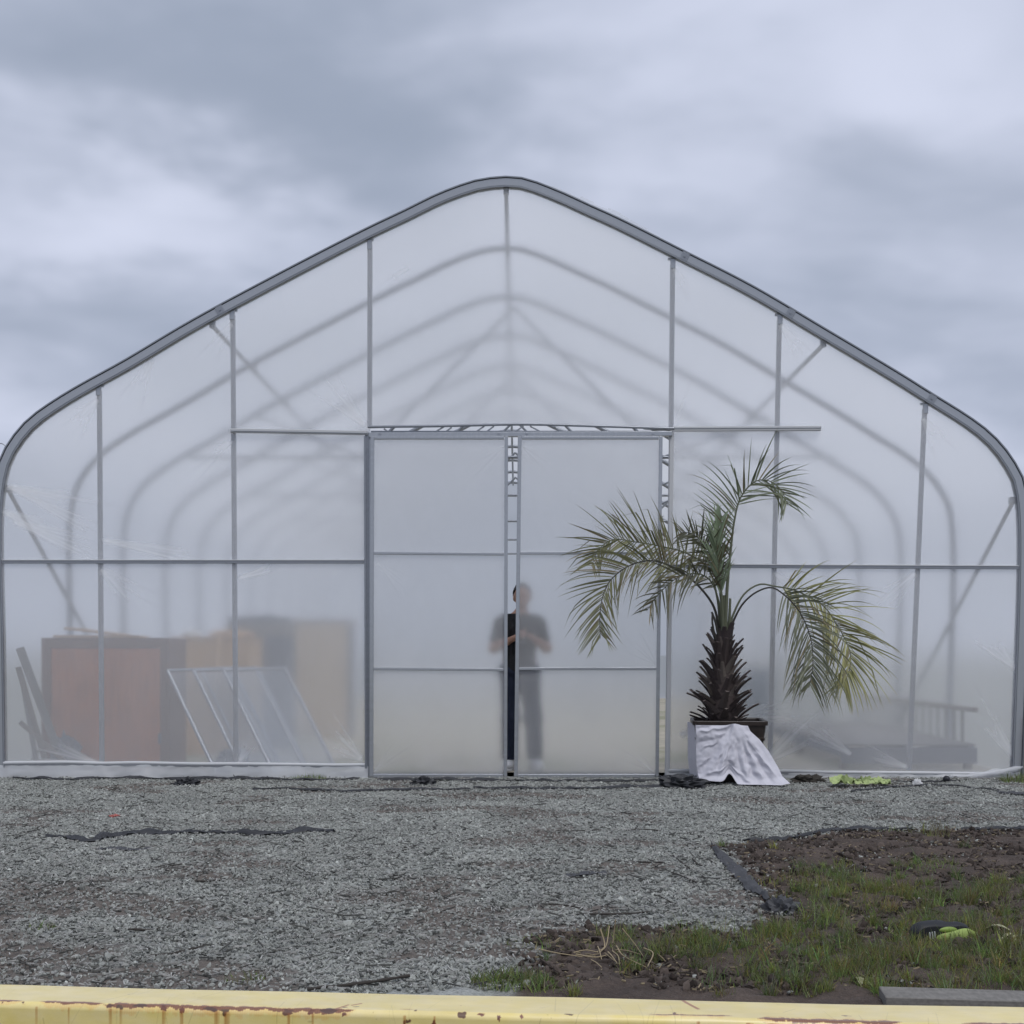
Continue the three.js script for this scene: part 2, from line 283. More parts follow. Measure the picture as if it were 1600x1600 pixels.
// the film of the end wall, with the doorway cut out
{
  const sh = new THREE.Shape(), pts = [];
  for (let i = 0; i <= HN; i++) pts.push([hoop[i].p.x, Math.max(hoop[i].p.y, 0.012)]);
  pts.push([ex(1043), 0.012], [ex(1047), ey(673)], [ex(940), ey(668)], [ex(820), ey(665)], [ex(690), ey(668)], [ex(579), ey(671)], [ex(577), 0.012]);
  pts.forEach(([x, y], i) => i ? sh.lineTo(x, y) : sh.moveTo(x, y));
  const g = new THREE.ExtrudeGeometry(sh, { depth: 0.004, bevelEnabled: false }); g.translate(0, 0, 0.0275);
  const f = mesh('end_film', g, FILM.wall, house); f.userData.label = 'milky clear plastic film over the front end';
}
// roof and side film, drawn tight over the ribs
{
  const pos = [], uv = [], idx = [], steps = RIBS * 2 - 1;
  const zs = []; for (let k = 0; k < steps; k++) zs.push([k === 0 ? 0.05 : -BAY / 2 * k, k % 2 ? 0.030 : 0.0525]);
  zs.forEach(([z, r]) => hoop.forEach(({ p, n }, i) => { pos.push(p.x + n.x * r, p.y + n.y * r, z); uv.push(i / HN * 18, z); }));
  const m = HN + 1; for (let k = 0; k < zs.length - 1; k++) for (let i = 0; i < HN; i++) { const a = k * m + i; idx.push(a, a + 1, a + m, a + 1, a + m + 1, a + m); }
  mesh('roof_film', buffer(pos, idx, null, uv), FILM.roof, house);
  const sh = new THREE.Shape(); hoop.forEach(({ p }, i) => i ? sh.lineTo(p.x, p.y) : sh.moveTo(p.x, p.y));
  mesh('rear_film', new THREE.ShapeGeometry(sh).translate(0, 0, -LENGTH - 0.03), FILM.rear, house);
  // loose edge of the roof film standing off the ridge
  const i0 = Math.round(HN * 0.515), i1 = Math.round(HN * 0.60), lp = [];
  mesh('film_edge', sheet(30, 2, (u, v) => { const h = hoop[Math.round(lerp(i0, i1, u))], r = 0.051 + v * 0.05 * Math.sin(u * Math.PI) ** 0.7 * (0.8 + 0.3 * n2(u * 5, 1)); return [h.p.x + h.n.x * r, h.p.y + h.n.y * r, 0.045 - 0.02 * v]; }), FILM.roof, house);
}
// horizontal rails, their film locks, sills
function rail(u0, v0, u1, v1, name = 'wall_rail') {
  const r = mesh(name, beam(E(u0, v0, 0.044), E(u1, v1, 0.044), 0.026, 0.02, 0.004), M.galv, house);
  mesh('film_lock', beam(E(u0, v0 - 2.9, 0.046), E(u1, v1 - 2.9, 0.046), 0.009, 0.026, 0.003), M.whiteStrip, r);
  return r;
}
rail(7, 879.5, 572, 879.5); rail(1047, 886, 1589, 888.5);
for (const [u0, v0, u1, v1] of [[9, 1191, 572, 1196], [1043, 1204, 1580, 1209]]) {
  const a = new THREE.CatmullRomCurve3(Array.from({ length: 12 }, (_, i) => { const t = i / 11; return V(lerp(ex(u0), ex(u1), t), lerp(ey(v0), ey(v1), t) + 0.007 * n2(i * 1.7, u0), 0.05 + 0.004 * n2(i * 2.1, 4)); }));
  const s = mesh('sill_rail', beam(E(u0, v0 + 2, 0.046), E(u1, v1 + 2, 0.046), 0.03, 0.022), M.alu, house);
  mesh('film_lock', tube(a.points, 0.017, 0.015, 50, 7), M.whiteStrip, s);
}
// skirt of loose film below the sill and gathered at the right corner
const skirtMat = phys([0.80, 0.81, 0.83], 0.4, { transmission: 0.6, thickness: 0, ior: 1.4, side: THREE.DoubleSide });
for (const [u0, u1, v0, v1] of [[2, 577, 1194, 1213], [1041, 1590, 1206, 1217]]) mesh('film_skirt', sheet(120, 6, (s, t) => {
  const x = lerp(ex(u0), ex(u1), s); return [x, lerp(ey(v0), ey(v1 + 2), t) + 0.012 * t * n2(x * 3, 8), 0.052 + t * (0.04 + 0.03 * n2(x * 2.2, 2)) + 0.006 * n2(x * 7, t * 2)];
}), skirtMat, house);
mesh('gathered_film', tube([E(1478, 1212, 0.12), E(1505, 1212, 0.13), E(1540, 1207, 0.12), E(1572, 1202, 0.10), E(1592, 1198, 0.09)], (t) => 0.012 + 0.018 * Math.sin(t * Math.PI) + 0.006 * Math.sin(t * 23), 0, 40, 9), skirtMat, house);
mesh('loose_wire', tube([E(-12, 697, 0.0), E(-4, 695, 0.01), E(3, 694, 0.01), E(8, 697, 0.01), E(11, 702, 0.02)], 0.004), M.galv, house);

// the doorway: jambs, header track, film edge above it
const jl = mesh('door_jamb', beam(E(575.5, 678, 0.03), E(575.5, 1214, 0.03), 0.05, 0.06, 0.004), M.galv, house);
mesh('jamb_edge', beam(E(571.6, 684, 0.062), E(573.0, 1214, 0.062), 0.02, 0.012, 0.003), M.galv, jl);
mesh('jamb_edge', beam(E(579.3, 690, 0.066), E(579.3, 1214, 0.066), 0.014, 0.012, 0.003), M.alu, jl);
mesh('door_jamb', beam(E(1048.5, 678, 0.028), E(1042, 1215, 0.028), 0.042, 0.06, 0.01), M.whiteStrip, house).userData.label = 'bare bright right door jamb';
mesh('film_edge_bar', tube([E(576, 669.5, 0.06), E(690, 668, 0.06), E(820, 665.5, 0.06), E(940, 668.5, 0.06), E(1052, 672, 0.06)], 0.0125, 0.0125, 40, 8), M.galv, house);
mesh('header', beam(E(580, 677.5, 0.0), E(1022, 677.5, 0.0), 0.034, 0.07, 0.004), M.galv, house);
const track = mesh('door_track', beam(E(578, 682.5, 0.062), E(1049, 680.5, 0.062), 0.042, 0.045, 0.004), M.alu, house);
mesh('track_arm', beam(E(362, 675.5, 0.065), E(576, 679, 0.065), 0.036, 0.03, 0.004), M.whiteStrip, track);
mesh('track_arm', beam(E(1052, 673, 0.065), E(1280, 672, 0.065), 0.042, 0.034, 0.004), M.whiteStrip, track);
mesh('track_line', beam(E(364, 676.4, 0.082), E(576, 680, 0.082), 0.007, 0.006, 0.002), M.galv, track);
mesh('track_line', beam(E(1052, 672.6, 0.084), E(1280, 671.6, 0.084), 0.007, 0.006, 0.002), M.galv, track);
for (const [u0, v0, u1, v1] of [[607, 676, 600, 671], [680, 676, 694, 668], [696, 676, 706, 669], [745, 675, 757, 667], [760, 676, 772, 667], [806, 675, 818, 667], [828, 667, 843, 675], [866, 668, 876, 675], [1005, 671, 1050, 674]])
  mesh('lath_end', beam(E(u0, v0, 0.015), E(u1, v1, 0.02), 0.014, 0.012, 0.003), M.alu, house);
// the two sliding doors, each a frame with three film panes
function door(u0, u1, tilt, dark) {
  const d = new THREE.Group(); d.name = 'sliding_door'; house.add(d);
  const z = 0.112, t = tilt, B = 1212, T = 688;
  mesh('stile', beam(E(u0 + 3, T - 2, z), E(u0 + 3 + t, B, z), 0.034, 0.034), M.alu, d);
  mesh('stile', beam(E(u1 - 2.6, T - 2, z), E(u1 - 2.6 + t, B, z), 0.03, 0.034), M.alu, d);
  mesh('rail', beam(E(u0 + 6, T, z), E(u1 - 6, T, z), 0.028, 0.034), M.alu, d);
  mesh('rail', beam(E(u0 + 6 + t, B - 1, z), E(u1 - 6 + t, B - 1, z), 0.03, 0.034), M.alu, d);
  const vs = [T + 2.5, 866.5, 1045.5, B - 3.5];
  for (const k of [1, 2]) { const q = t * (vs[k] - T) / (B - T); mesh('rail', beam(E(u0 + 6 + q, vs[k], z), E(u1 - 6 + q, vs[k] + (dark ? 1.5 : 0), z), 0.024, 0.03), M.alu, d); }
  for (let k = 0; k < 3; k++) {
    const a = vs[k] - 1, b = vs[k + 1] + 1, q0 = t * (a - T) / (B - T), q1 = t * (b - T) / (B - T), sh = new THREE.Shape();
    sh.moveTo(ex(u0 + 4 + q1), ey(b)); sh.lineTo(ex(u1 - 4 + q1), ey(b)); sh.lineTo(ex(u1 - 4 + q0), ey(a)); sh.lineTo(ex(u0 + 4 + q0), ey(a));
    mesh('film_pane', new THREE.ExtrudeGeometry(sh, { depth: 0.004, bevelEnabled: false }).translate(0, 0, z - 0.012), FILM.door, d);
  }
  for (const u of [u0 + 14, u1 - 14]) mesh('hanger', [rbox(0.022, 0.05, 0.012, 0.003, ex(u), ey(684), z - 0.024)], M.galv, d);
  return d;
}
door(581, 794, -1.5, true).userData.label = 'left sliding door, three milky panes';
door(809, 1033, -6, false).userData.label = 'right sliding door partly behind the palm';

// ---------------------------------------------------------------- ground
const yardH = (x, z) => 0.012 * fbm(x * 0.9, z * 0.9, 3) + 0.010 * fbm(x * 3.7 + 9, z * 3.7, 3) + 0.022 * smooth(3.2, 5.5, z) * fbm(x * 5.2 + 3, z * 6.5, 3);      // gentle rise and fall of the yard
const soilEdge = [[1112, 1326], [1150, 1338], [1168, 1362], [1192, 1392], [1222, 1418], [1215, 1442], [1150, 1452], [1085, 1448], [1020, 1452], [950, 1448], [880, 1462], [845, 1482], [818, 1505], [800, 1536], [790, 1600], [800, 1760], [2300, 1760], [2100, 1480], [1900, 1340], [1760, 1296], [1600, 1299], [1500, 1297], [1400, 1301], [1320, 1299], [1240, 1310], [1180, 1313]].map(([u, v]) => { const p = onGround(u, v); return [p.x, p.z]; });
function edgeDist(x, z) {       // distance to the soil's edge, negative inside
  let d = 1e9, inside = false;
  for (let i = 0, j = soilEdge.length - 1; i < soilEdge.length; j = i++) {
    const [ax, az] = soilEdge[j], [bx, bz] = soilEdge[i], dx = bx - ax, dz = bz - az, t = clamp(((x - ax) * dx + (z - az) * dz) / (dx * dx + dz * dz));
    d = Math.min(d, Math.hypot(x - ax - t * dx, z - az - t * dz));
    if ((az > z) !== (bz > z) && x < (bx - ax) * (z - az) / (bz - az) + ax) inside = !inside;
  }
  return inside ? -d : d;
}
const soilAt = (x, z) => edgeDist(x + 0.10 * n2(x * 3, z * 3) + 0.05 * n2(x * 9, z * 9), z + 0.08 * n2(x * 3 + 40, z * 3) + 0.04 * n2(x * 11, z * 11 + 9));
const grassiness = (x, z) => clamp(smooth(0.15, -0.5, edgeDist(x, z)) * (0.5 + 0.9 * fbm(x * 1.1 + 3, z * 1.1, 3)) * smooth(4.75, 5.9, z + 0.45 * n2(x * 0.9, 3)) * 3.0 * (0.22 + 0.78 * smooth(0.3, 1.5, x)));
const brown = [0.048, 0.034, 0.027], brownDry = [0.092, 0.067, 0.053], greyGrit = [0.275, 0.283, 0.268];
{
  const field = dataTexture(1024, 1024, (i, j) => { const k = 1 + 0.45 * tile(i, j, 1024, 1024, 2.2) + 0.35 * tile(i, j, 1024, 1024, 9) + 0.35 * tile(i, j, 1024, 1024, 45); return col(...mixc([0.075, 0.088, 0.042], [0.13, 0.115, 0.070], clamp(0.4 + 0.9 * tile(i, j, 1024, 1024, 5))).map((q) => q * k)); }, true);
  field.repeat.set(1600 / 23, 1600 / 23);
  structure('ground', new THREE.PlaneGeometry(1600, 1600).rotateX(-Math.PI / 2).translate(0, -0.06, -200), std(new THREE.Color(1, 1, 1), 0.95, { map: field }), 'grassy ground reaching to the horizon');
}
{
  const X0 = -7, Z0 = -0.35, W = 14, H = 9.6, T = 2048;
  const tex = dataTexture(T, T, (i, j) => {
    const x = X0 + (i + 0.5) / T * W, z = Z0 + (j + 0.5) / T * H, fine = n2(x * 55, z * 55), mid = n2(x * 21 + 5, z * 21), big = fbm(x * 0.7 + 2, z * 1.1, 3);
    let c = greyGrit, k = 1 + 0.22 * fine + 0.16 * mid + 0.20 * big + 0.25 * n2b(x * 130, z * 130);
    c = [c[0] * k, c[1] * k, c[2] * k];
    const muddy = smooth(0.10, 0.36, fbm(x * 0.55 + 21, z * 0.9 + 4, 4) + 0.28 * smooth(4.6, 6.6, z));
    c = mixc(c, brownDry.map((q) => q * (1 + 0.3 * fine)), 0.8 * muddy);
    const s = soilAt(x, z);
    const b = mixc(brown, brownDry, clamp(0.45 + 0.8 * fbm(x * 2 + 1, z * 2.6, 4) + 0.25 * mid)).map((q) => q * (1 + 0.25 * fine));
    c = mixc(c, b, smooth(0.06, -0.08, s));
    return col(...c.map((q) => clamp(q, 0.008, 0.6)));
  }, true, false);
  const bump = dataTexture(1024, 1024, (i, j) => 0.5 + 0.22 * tile(i, j, 1024, 1024, 26) + 0.2 * tile(i, j, 1024, 1024, 60) + 0.12 * tile(i, j, 1024, 1024, 10));
  bump.repeat.set(14 / 1.7, 9.6 / 1.7);
  const g = sheet(280, 192, (u, v) => { const x = X0 + u * W, z = Z0 + v * H; return [x, yardH(x, z) + 0.015 * smooth(0.1, -0.4, edgeDist(x, z)) * (0.5 + n2(x * 2.2, z * 2.2)) - 0.004 - 0.03 * smooth(0.25, -0.3, z), z]; });
  structure('gravel_yard', flat2(g), std(new THREE.Color(1, 1, 1), 0.95, { map: tex, bumpMap: bump, bumpScale: 0.012 }), 'grey gravel yard with a patch of bare brown soil');
}
function flat2(g) { if (g.attributes.normal.getY(40) < 0) { const x = g.index.array; for (let i = 0; i < x.length; i += 3) { const t = x[i + 1]; x[i + 1] = x[i + 2]; x[i + 2] = t; } g.computeVertexNormals(); } return g; }   // turn a level sheet face up
// floor of the greenhouse: pale trodden earth with thin grass
{
  const tex = dataTexture(512, 1024, (i, j) => {
    const x = i / 512 * 9.2, z = j / 1024 * 20.6, k = 1 + 0.22 * fbm(x * 1.3, z * 1.3, 4) + 0.12 * n2(x * 14, z * 14);
    return col(...mixc([0.42, 0.38, 0.30], [0.29, 0.285, 0.19], smooth(0.0, 0.5, fbm(x * 0.5 + 9, z * 0.35, 3))).map((q) => q * k));
  }, true, false);
  structure('greenhouse_floor', flat2(sheet(30, 60, (u, v) => { const x = -4.62 + u * 9.22, z = -0.3 - 20 * v; return [x, 0.004 + 0.008 * fbm(x, z, 2), z]; })), std(new THREE.Color(1, 1, 1), 0.95, { map: tex }), 'pale trodden earth floor inside the greenhouse');
}
// loose gravel, chips and clods: real stones over the sheet, thickest where they show
function scatter(name, geo, mat, count, place, label, kind = 'stuff') {
  const m = new THREE.InstancedMesh(geo, mat, count), o = new THREE.Object3D(), c = new THREE.Color(); let n = 0, tries = 0;
  while (n < count && tries < count * 12) { tries++; if (place(o, c)) { o.updateMatrix(); m.setMatrixAt(n, o.matrix); m.setColorAt(n, c); n++; } }
  m.count = n; m.name = name; m.castShadow = m.receiveShadow = true; m.userData.kind = kind; m.userData.label = label; scene.add(m); return m;
}
const yardSpot = (R) => { const z = lerp(0.16, 7.4, R() ** 0.85), d = DIST - z, w = d * 0.4 + 0.75; return [CAMX + (R() * 2 - 1) * w, z]; };
{
  const R = rng(101);
  const stone = new THREE.IcosahedronGeometry(1, 0); { const p = stone.attributes.position, q = rng(4), seen = new Map(); for (let i = 0; i < p.count; i++) { const k = [p.getX(i), p.getY(i), p.getZ(i)].map((a) => a.toFixed(2)).join(); if (!seen.has(k)) seen.set(k, 0.7 + 0.5 * q()); const s = seen.get(k); p.setXYZ(i, p.getX(i) * s, p.getY(i) * s * 0.7, p.getZ(i) * s); } stone.computeVertexNormals(); }
  scatter('gravel', stone, std(new THREE.Color(1, 1, 1), 0.9), 175000, (o, c) => {
    const [x, z] = yardSpot(R), e = soilAt(x, z); if (e < 0.02 && R() > 0.05) return false;
    const bare = fbm(x * 0.55 + 21, z * 0.9 + 4, 4) + 0.28 * smooth(4.6, 6.6, z); if (bare > 0.16 && R() < 0.78 * smooth(0.16, 0.3, bare)) return false;
    const s = 0.004 + 0.006 * R() ** 2.4 + (R() < 0.012 ? 0.011 * R() : 0);
    o.position.set(x, yardH(x, z) + s * 0.12, z); o.rotation.set(R() * 6.3, R() * 6.3, R() * 6.3); o.scale.set(s * (0.8 + 0.7 * R()), s * 0.75, s);
    const k = 0.225 + 0.145 * R() + (R() < 0.06 ? 0.22 * R() : 0) - (R() < 0.08 ? 0.11 : 0) + 0.05 * n2(x * 1.4, z * 1.4) - 0.035 * smooth(3.0, 6.5, z) + 0.05 * fbm(x * 0.6 + 31, z * 1.0, 3); c.setRGB(k * 0.99, k * 1.015, k * 0.94); return true;
  }, 'loose grey gravel over the yard');
  const chip = new THREE.BoxGeometry(1, 0.16, 0.14); { const p = chip.attributes.position; for (let i = 0; i < p.count; i++) { const s = p.getX(i); p.setY(i, p.getY(i) + 0.10 * s * s); if (s > 0) p.setZ(i, p.getZ(i) * 0.5 + 0.05); } chip.computeVertexNormals(); }
  const R2 = rng(202);
  scatter('wood_chips', chip, std(new THREE.Color(1, 1, 1), 0.9), 26000, (o, c) => {
    const [x, z] = yardSpot(R2), e = soilAt(x, z); if (e < 0 && R2() > 0.3) return false;
    const dk = R2() < 0.26, l = 0.010 + 0.023 * R2() ** 1.6 + (dk && R2() < 0.2 ? 0.09 * R2() : 0); o.position.set(x, yardH(x, z) + 0.006 + 0.004 * R2(), z); o.rotation.set((R2() - 0.5) * 0.7, R2() * 6.3, (R2() - 0.5) * 0.55); o.scale.set(l, 0.02 + 0.02 * R2(), 0.02 + 0.025 * R2());
    const k = dk ? 0.05 + 0.05 * R2() : 0.24 + 0.16 * R2(); if (e < 0) c.setRGB(k * 0.72, k * 0.58, k * 0.36); else c.setRGB(k, k * 0.985, k * (dk ? 0.9 : 0.93)); return true;
  }, 'pale wood chips and dark bark bits strewn over the yard');
  const R3 = rng(303);
  scatter('soil_clods', stone, std(new THREE.Color(1, 1, 1), 0.95), 15000, (o, c) => {
    const z = lerp(2.8, 7.4, R3()), d = DIST - z, x = CAMX + lerp(-0.02, 0.52, R3()) * d, e = soilAt(x, z); if (e > 0.02) return false;
    const s = 0.005 + 0.017 * R3() ** 4; o.position.set(x, yardH(x, z) + s * 0.1, z); o.rotation.set(R3() * 6, R3() * 6, R3() * 6); o.scale.set(s * 1.3, s * 0.7, s);
    const k = 0.6 + 0.8 * R3(), t = mixc(brown, brownDry, R3()); c.setRGB(t[0] * k * 0.9, t[1] * k * 0.95, t[2] * k); return true;
  }, 'crumbs and clods of brown soil');
}
// grass: blades in clumps over the soil
const blade = (() => { const pos = [], idx = [], nor = []; const n = 4; for (let i = 0; i <= n; i++) { const t = i / n, w = 0.5 * (1 - t ** 1.6) + 0.02, y = t * (1 - 0.18 * t), z = 0.55 * t * t; pos.push(-w, y, z, w, y, z); nor.push(-0.35, 0.4, 0.85, 0.35, 0.4, 0.85); if (i < n) { const k = i * 2; idx.push(k, k + 1, k + 2, k + 1, k + 3, k + 2); } } return buffer(pos, idx, nor); })();
const grassMat = phys(new THREE.Color(1, 1, 1), 0.75, { transmission: 0.3, thickness: 0, side: THREE.DoubleSide });
function bladesAt(R, o, c, x, z, h, w, y, dry) {
  o.position.set(x, y, z); o.rotation.set((R() - 0.5) * 0.9, R() * 6.28, (R() - 0.5) * 0.9, 'YXZ'); o.scale.set(w * (0.7 + 0.6 * R()) * (R() < 0.14 ? 2.6 : 1), h, h * (0.4 + 1.1 * R()));
  const k = 0.65 + 0.7 * R(); if (R() < dry) c.setRGB(0.27 * k, 0.225 * k, 0.12 * k); else c.setRGB(lerp(0.18, 0.29, R()) * k, lerp(0.28, 0.345, R()) * k, 0.068 * k);
}
{
  const R = rng(404), clumps = [];
  while (clumps.length < 560) { const z = lerp(3.3, 7.5, R()), d = DIST - z, x = CAMX + lerp(-0.02, 0.5, R()) * d; if (soilAt(x, z) > -0.02) continue; if (R() < grassiness(x, z) + (soilAt(x, z) > -0.3 && R() < 0.15 ? 0.1 : 0.006)) clumps.push([x, z, 0.4 + 1.1 * R(), 0.02 + 0.09 * R() ** 1.6, R(), 0.6 + 0.8 * R()]); }
  scatter('grass', blade, grassMat, 40000, (o, c) => {
    const [cx, cz, q, sp, hue, tone] = clumps[Math.floor(R() * clumps.length)], a = R() * 6.28, r = sp * Math.sqrt(R()), x = cx + Math.cos(a) * r, z = cz + Math.sin(a) * r;
    bladesAt(R, o, c, x, z, (0.03 + 0.075 * R()) * (0.6 + 0.55 * q) * (1.15 - r / sp * 0.6), 0.0022, yardH(x, z) - 0.006, 0.12 + 0.3 * hue * hue); c.r *= tone * lerp(0.85, 1.25, hue); c.g *= tone; c.b *= tone * lerp(1.1, 0.7, hue); return true;
  }, 'patchy green grass growing over the bare soil');
}
function tuft(u, v, n, h, spread, dry, label, seed) {
  const p = onGround(u, v), R = rng(seed), o = new THREE.Object3D(), c = new THREE.Color(), parts = [], cols = [];
  for (let i = 0; i < n; i++) { const a = R() * 6.28, r = spread * Math.sqrt(R()); bladesAt(R, o, c, Math.cos(a) * r * 1.4, Math.sin(a) * r, h * (0.5 + 0.7 * R()) * (1.1 - 0.5 * r / spread), 0.0028, -0.004, dry); o.updateMatrix(); const g = blade.clone().applyMatrix4(o.matrix); parts.push(g); for (let k = 0; k < g.attributes.position.count; k++) cols.push(c.r, c.g, c.b); }
  const g = mergeGeometries(parts); g.setAttribute('color', new THREE.Float32BufferAttribute(cols, 3));
  const m = mesh('grass_tuft', g, tuftMat, scene); m.position.set(p.x, yardH(p.x, p.z), p.z); return tag(m, label, 'grass', 'tufts of grass in the yard');
}
const tuftMat = grassMat.clone(); tuftMat.vertexColors = true;
tuft(484, 1217, 260, 0.075, 0.11, 0.1, 'low green tuft against the film skirt left of the doors', 1);
tuft(68, 1452, 60, 0.04, 0.05, 0.2, 'small weedy tuft alone in the gravel at far left', 2);
tuft(802, 1541, 420, 0.075, 0.10, 0.1, 'bright green tuft just behind the middle of the yellow rail', 3);
tuft(1592, 1222, 420, 0.13, 0.12, 0.15, 'yellowish green tuft at the right foot of the greenhouse', 4);
tuft(1462, 1303, 90, 0.16, 0.07, 0.85, 'dry straw coloured tuft on the far edge of the soil', 5);
tuft(1404, 1299, 70, 0.06, 0.10, 0.3, 'thin green tuft beside black fabric at the soil edge', 6);
tuft(384, 1528, 90, 0.04, 0.06, 0.4, 'sparse dull tuft in gravel left of centre by the rail', 7);
tuft(860, 1478, 200, 0.05, 0.12, 0.4, 'olive tuft at the left tip of the bare soil', 8);

// ---------------------------------------------------------------- inside the greenhouse
const woodTex = (base, vary, seed) => { const n = createNoise2D(rng(seed)); const t = dataTexture(256, 256, (x, y) => { const k = 1 + vary * (0.5 * n(x / 9, y / 120) + 0.35 * n(x / 3, y / 60) + 0.4 * n(x / 70, y / 90)); return col(base[0] * k, base[1] * k, base[2] * k); }, true); return t; };
const W1 = { brown: std(new THREE.Color(1, 1, 1), 0.65, { map: woodTex([0.46, 0.155, 0.048], 0.25, 3) }), frame: std(new THREE.Color(1, 1, 1), 0.7, { map: woodTex([0.17, 0.08, 0.045], 0.25, 8) }), tan: std(new THREE.Color(1, 1, 1), 0.75, { map: woodTex([0.52, 0.34, 0.18], 0.16, 5) }),
  slate: std([0.10, 0.112, 0.14], 0.7), pale: std(new THREE.Color(1, 1, 1), 0.75, { map: woodTex([0.47, 0.375, 0.27], 0.16, 31) }), plank: std(new THREE.Color(1, 1, 1), 0.85, { map: woodTex([0.16, 0.125, 0.095], 0.35, 6) }), greyWood: std(new THREE.Color(1, 1, 1), 0.85, { map: woodTex([0.20, 0.19, 0.18], 0.3, 9) }), white: std([0.7, 0.7, 0.7], 0.6) };
{ // big brown cabinet
  const c = thing('cabinet', 'big brown wooden cabinet behind the film at far left', 'cabinet', [-3.84, 0.004, -0.52]);
  const w = 1.21, h = 1.25, d = 0.62;
  mesh('carcass', [boxTo(-w / 2, -w / 2 + 0.03, 0, h, -d, 0), boxTo(w / 2 - 0.03, w / 2, 0, h, -d, 0), boxTo(-w / 2 + 0.031, w / 2 - 0.031, 0.0, 0.03, -d, 0), boxTo(-w / 2 + 0.031, w / 2 - 0.031, h - 0.03, h, -d, 0), boxTo(-w / 2 + 0.031, w / 2 - 0.031, 0.031, h - 0.031, -d, -d + 0.02)], W1.frame, c);
  mesh('door_panel', boxTo(-w / 2 + 0.09, w / 2 - 0.09, 0.05, h - 0.10, -0.03, -0.008), W1.brown, c);
  mesh('frame_rail', boxTo(-w / 2 + 0.031, w / 2 - 0.031, h - 0.098, h - 0.031, -0.03, 0.004), W1.frame, c);
  for (const s of [-1, 1]) mesh('frame_stile', boxTo(s * (w / 2 - 0.031), s * (w / 2 - 0.088), 0.032, h - 0.1, -0.03, 0.004), W1.frame, c);
  mesh('hinge', [rbox(0.03, 0.10, 0.01, 0.003, w / 2 - 0.09, 0.30, 0.006)], W1.slate, c);
}
const board = (name, label, cat, g, m) => tag(mesh(name, g, m, scene), label, cat);
board('plywood_sheet', 'pale plywood sheet lying on the brown cabinet, lower of two', 'board', rbox(0.80, 0.022, 0.5, 0.003).rotateY(0.1).translate(-3.98, 1.268, -0.85), W1.tan);
board('plywood_sheet', 'pale plywood offcut tilted on the brown cabinet, upper of two', 'board', rbox(0.52, 0.02, 0.42, 0.003).rotateZ(-0.12).translate(-4.02, 1.315, -0.86), W1.tan);
{ // tan box behind the cabinet's right side
  const c = thing('plywood_box', 'tan plywood box behind the leaning window frames', 'box', [-3.28, 0.004, -2.35]);
  const w = 0.84, h = 1.26, d = 0.7;
  mesh('front_panel', boxTo(-w / 2, w / 2, 0, h, -0.02, 0), W1.tan, c); mesh('back_panel', boxTo(-w / 2, w / 2, 0, h, -d, -d + 0.02), W1.tan, c);
  for (const s of [-1, 1]) mesh('side_panel', boxTo(s * w / 2, s * (w / 2 - 0.02), 0, h, -d + 0.021, -0.021), W1.tan, c);
  mesh('lid', boxTo(-w / 2 - 0.02, w / 2 + 0.02, h + 0.001, h + 0.022, -d - 0.02, 0.02), W1.tan, c);
}
const lump = (name, label, cat, c, r, mat, seed, f = 3) => { // crumpled soft heap
  const g = new THREE.IcosahedronGeometry(1, 4), p = g.attributes.position;
  for (let i = 0; i < p.count; i++) { const v = V().fromBufferAttribute(p, i), k = 1 + 0.35 * n3(v.x * f + seed, v.y * f, v.z * f) + 0.15 * n3(v.x * f * 2.5, v.y * f * 2.5 + seed, v.z * f * 2.5); p.setXYZ(i, v.x * k * r[0], Math.max(v.y * k, -0.55) * r[1], v.z * k * r[2]); }
  g.computeVertexNormals(); const m = mesh(name, g, mat, scene); m.position.set(c[0], c[1] + 0.5 * r[1], c[2]); return tag(m, label, cat);
};
lump('sack', 'small white sack on the tan plywood box', 'sack', [-3.55, 1.29, -2.6], [0.10, 0.05, 0.10], W1.white, 3);
lump('sack', 'flattened tan sack on the right of the tan box', 'sack', [-3.12, 1.29, -2.65], [0.22, 0.05, 0.16], W1.tan, 7);
{ // slate blue cupboard and far tan wardrobe
  const c = thing('steel_cupboard', 'slate blue cupboard behind the tan plywood box', 'cupboard', [-2.98, 0.004, -3.35]);
  mesh('body', boxTo(-0.36, 0.36, 0.06, 1.30, -0.5, 0, 0.02), W1.slate, c); mesh('top_shelf', boxTo(-0.37, 0.37, 1.301, 1.46, -0.48, -0.02, 0.02), W1.greyWood, c); mesh('plinth', boxTo(-0.33, 0.33, 0, 0.059, -0.47, -0.03), W1.slate, c);
  mesh('door_leaf', boxTo(-0.34, -0.005, 0.09, 1.27, 0.001, 0.016), W1.slate, c); mesh('door_leaf', boxTo(0.005, 0.34, 0.09, 1.27, 0.001, 0.016), W1.slate, c);
  const w = thing('wardrobe', 'far tan wardrobe with a blue top corner, deepest on the left', 'wardrobe', [-2.62, 0.004, -5.2]);
  mesh('body', boxTo(-0.44, 0.44, 0.0, 1.50, -0.6, 0, 0.01), W1.pale, w); mesh('side_panel', boxTo(0.441, 0.47, 0, 1.46, -0.58, -0.02), W1.slate, w); mesh('cornice', boxTo(-0.46, 0.49, 1.501, 1.54, -0.62, 0.02), W1.plank, w);
  mesh('door_leaf', boxTo(-0.42, -0.003, 0.06, 1.45, 0.001, 0.018), W1.pale, w); mesh('door_leaf', boxTo(0.003, 0.42, 0.06, 1.45, 0.001, 0.018), W1.pale, w);
}
lump('dark_bag', 'dark folded tarpaulin on the slate blue cupboard', 'tarpaulin', [-3.0, 1.465, -3.6], [0.34, 0.06, 0.2], W1.slate, 11, 2);
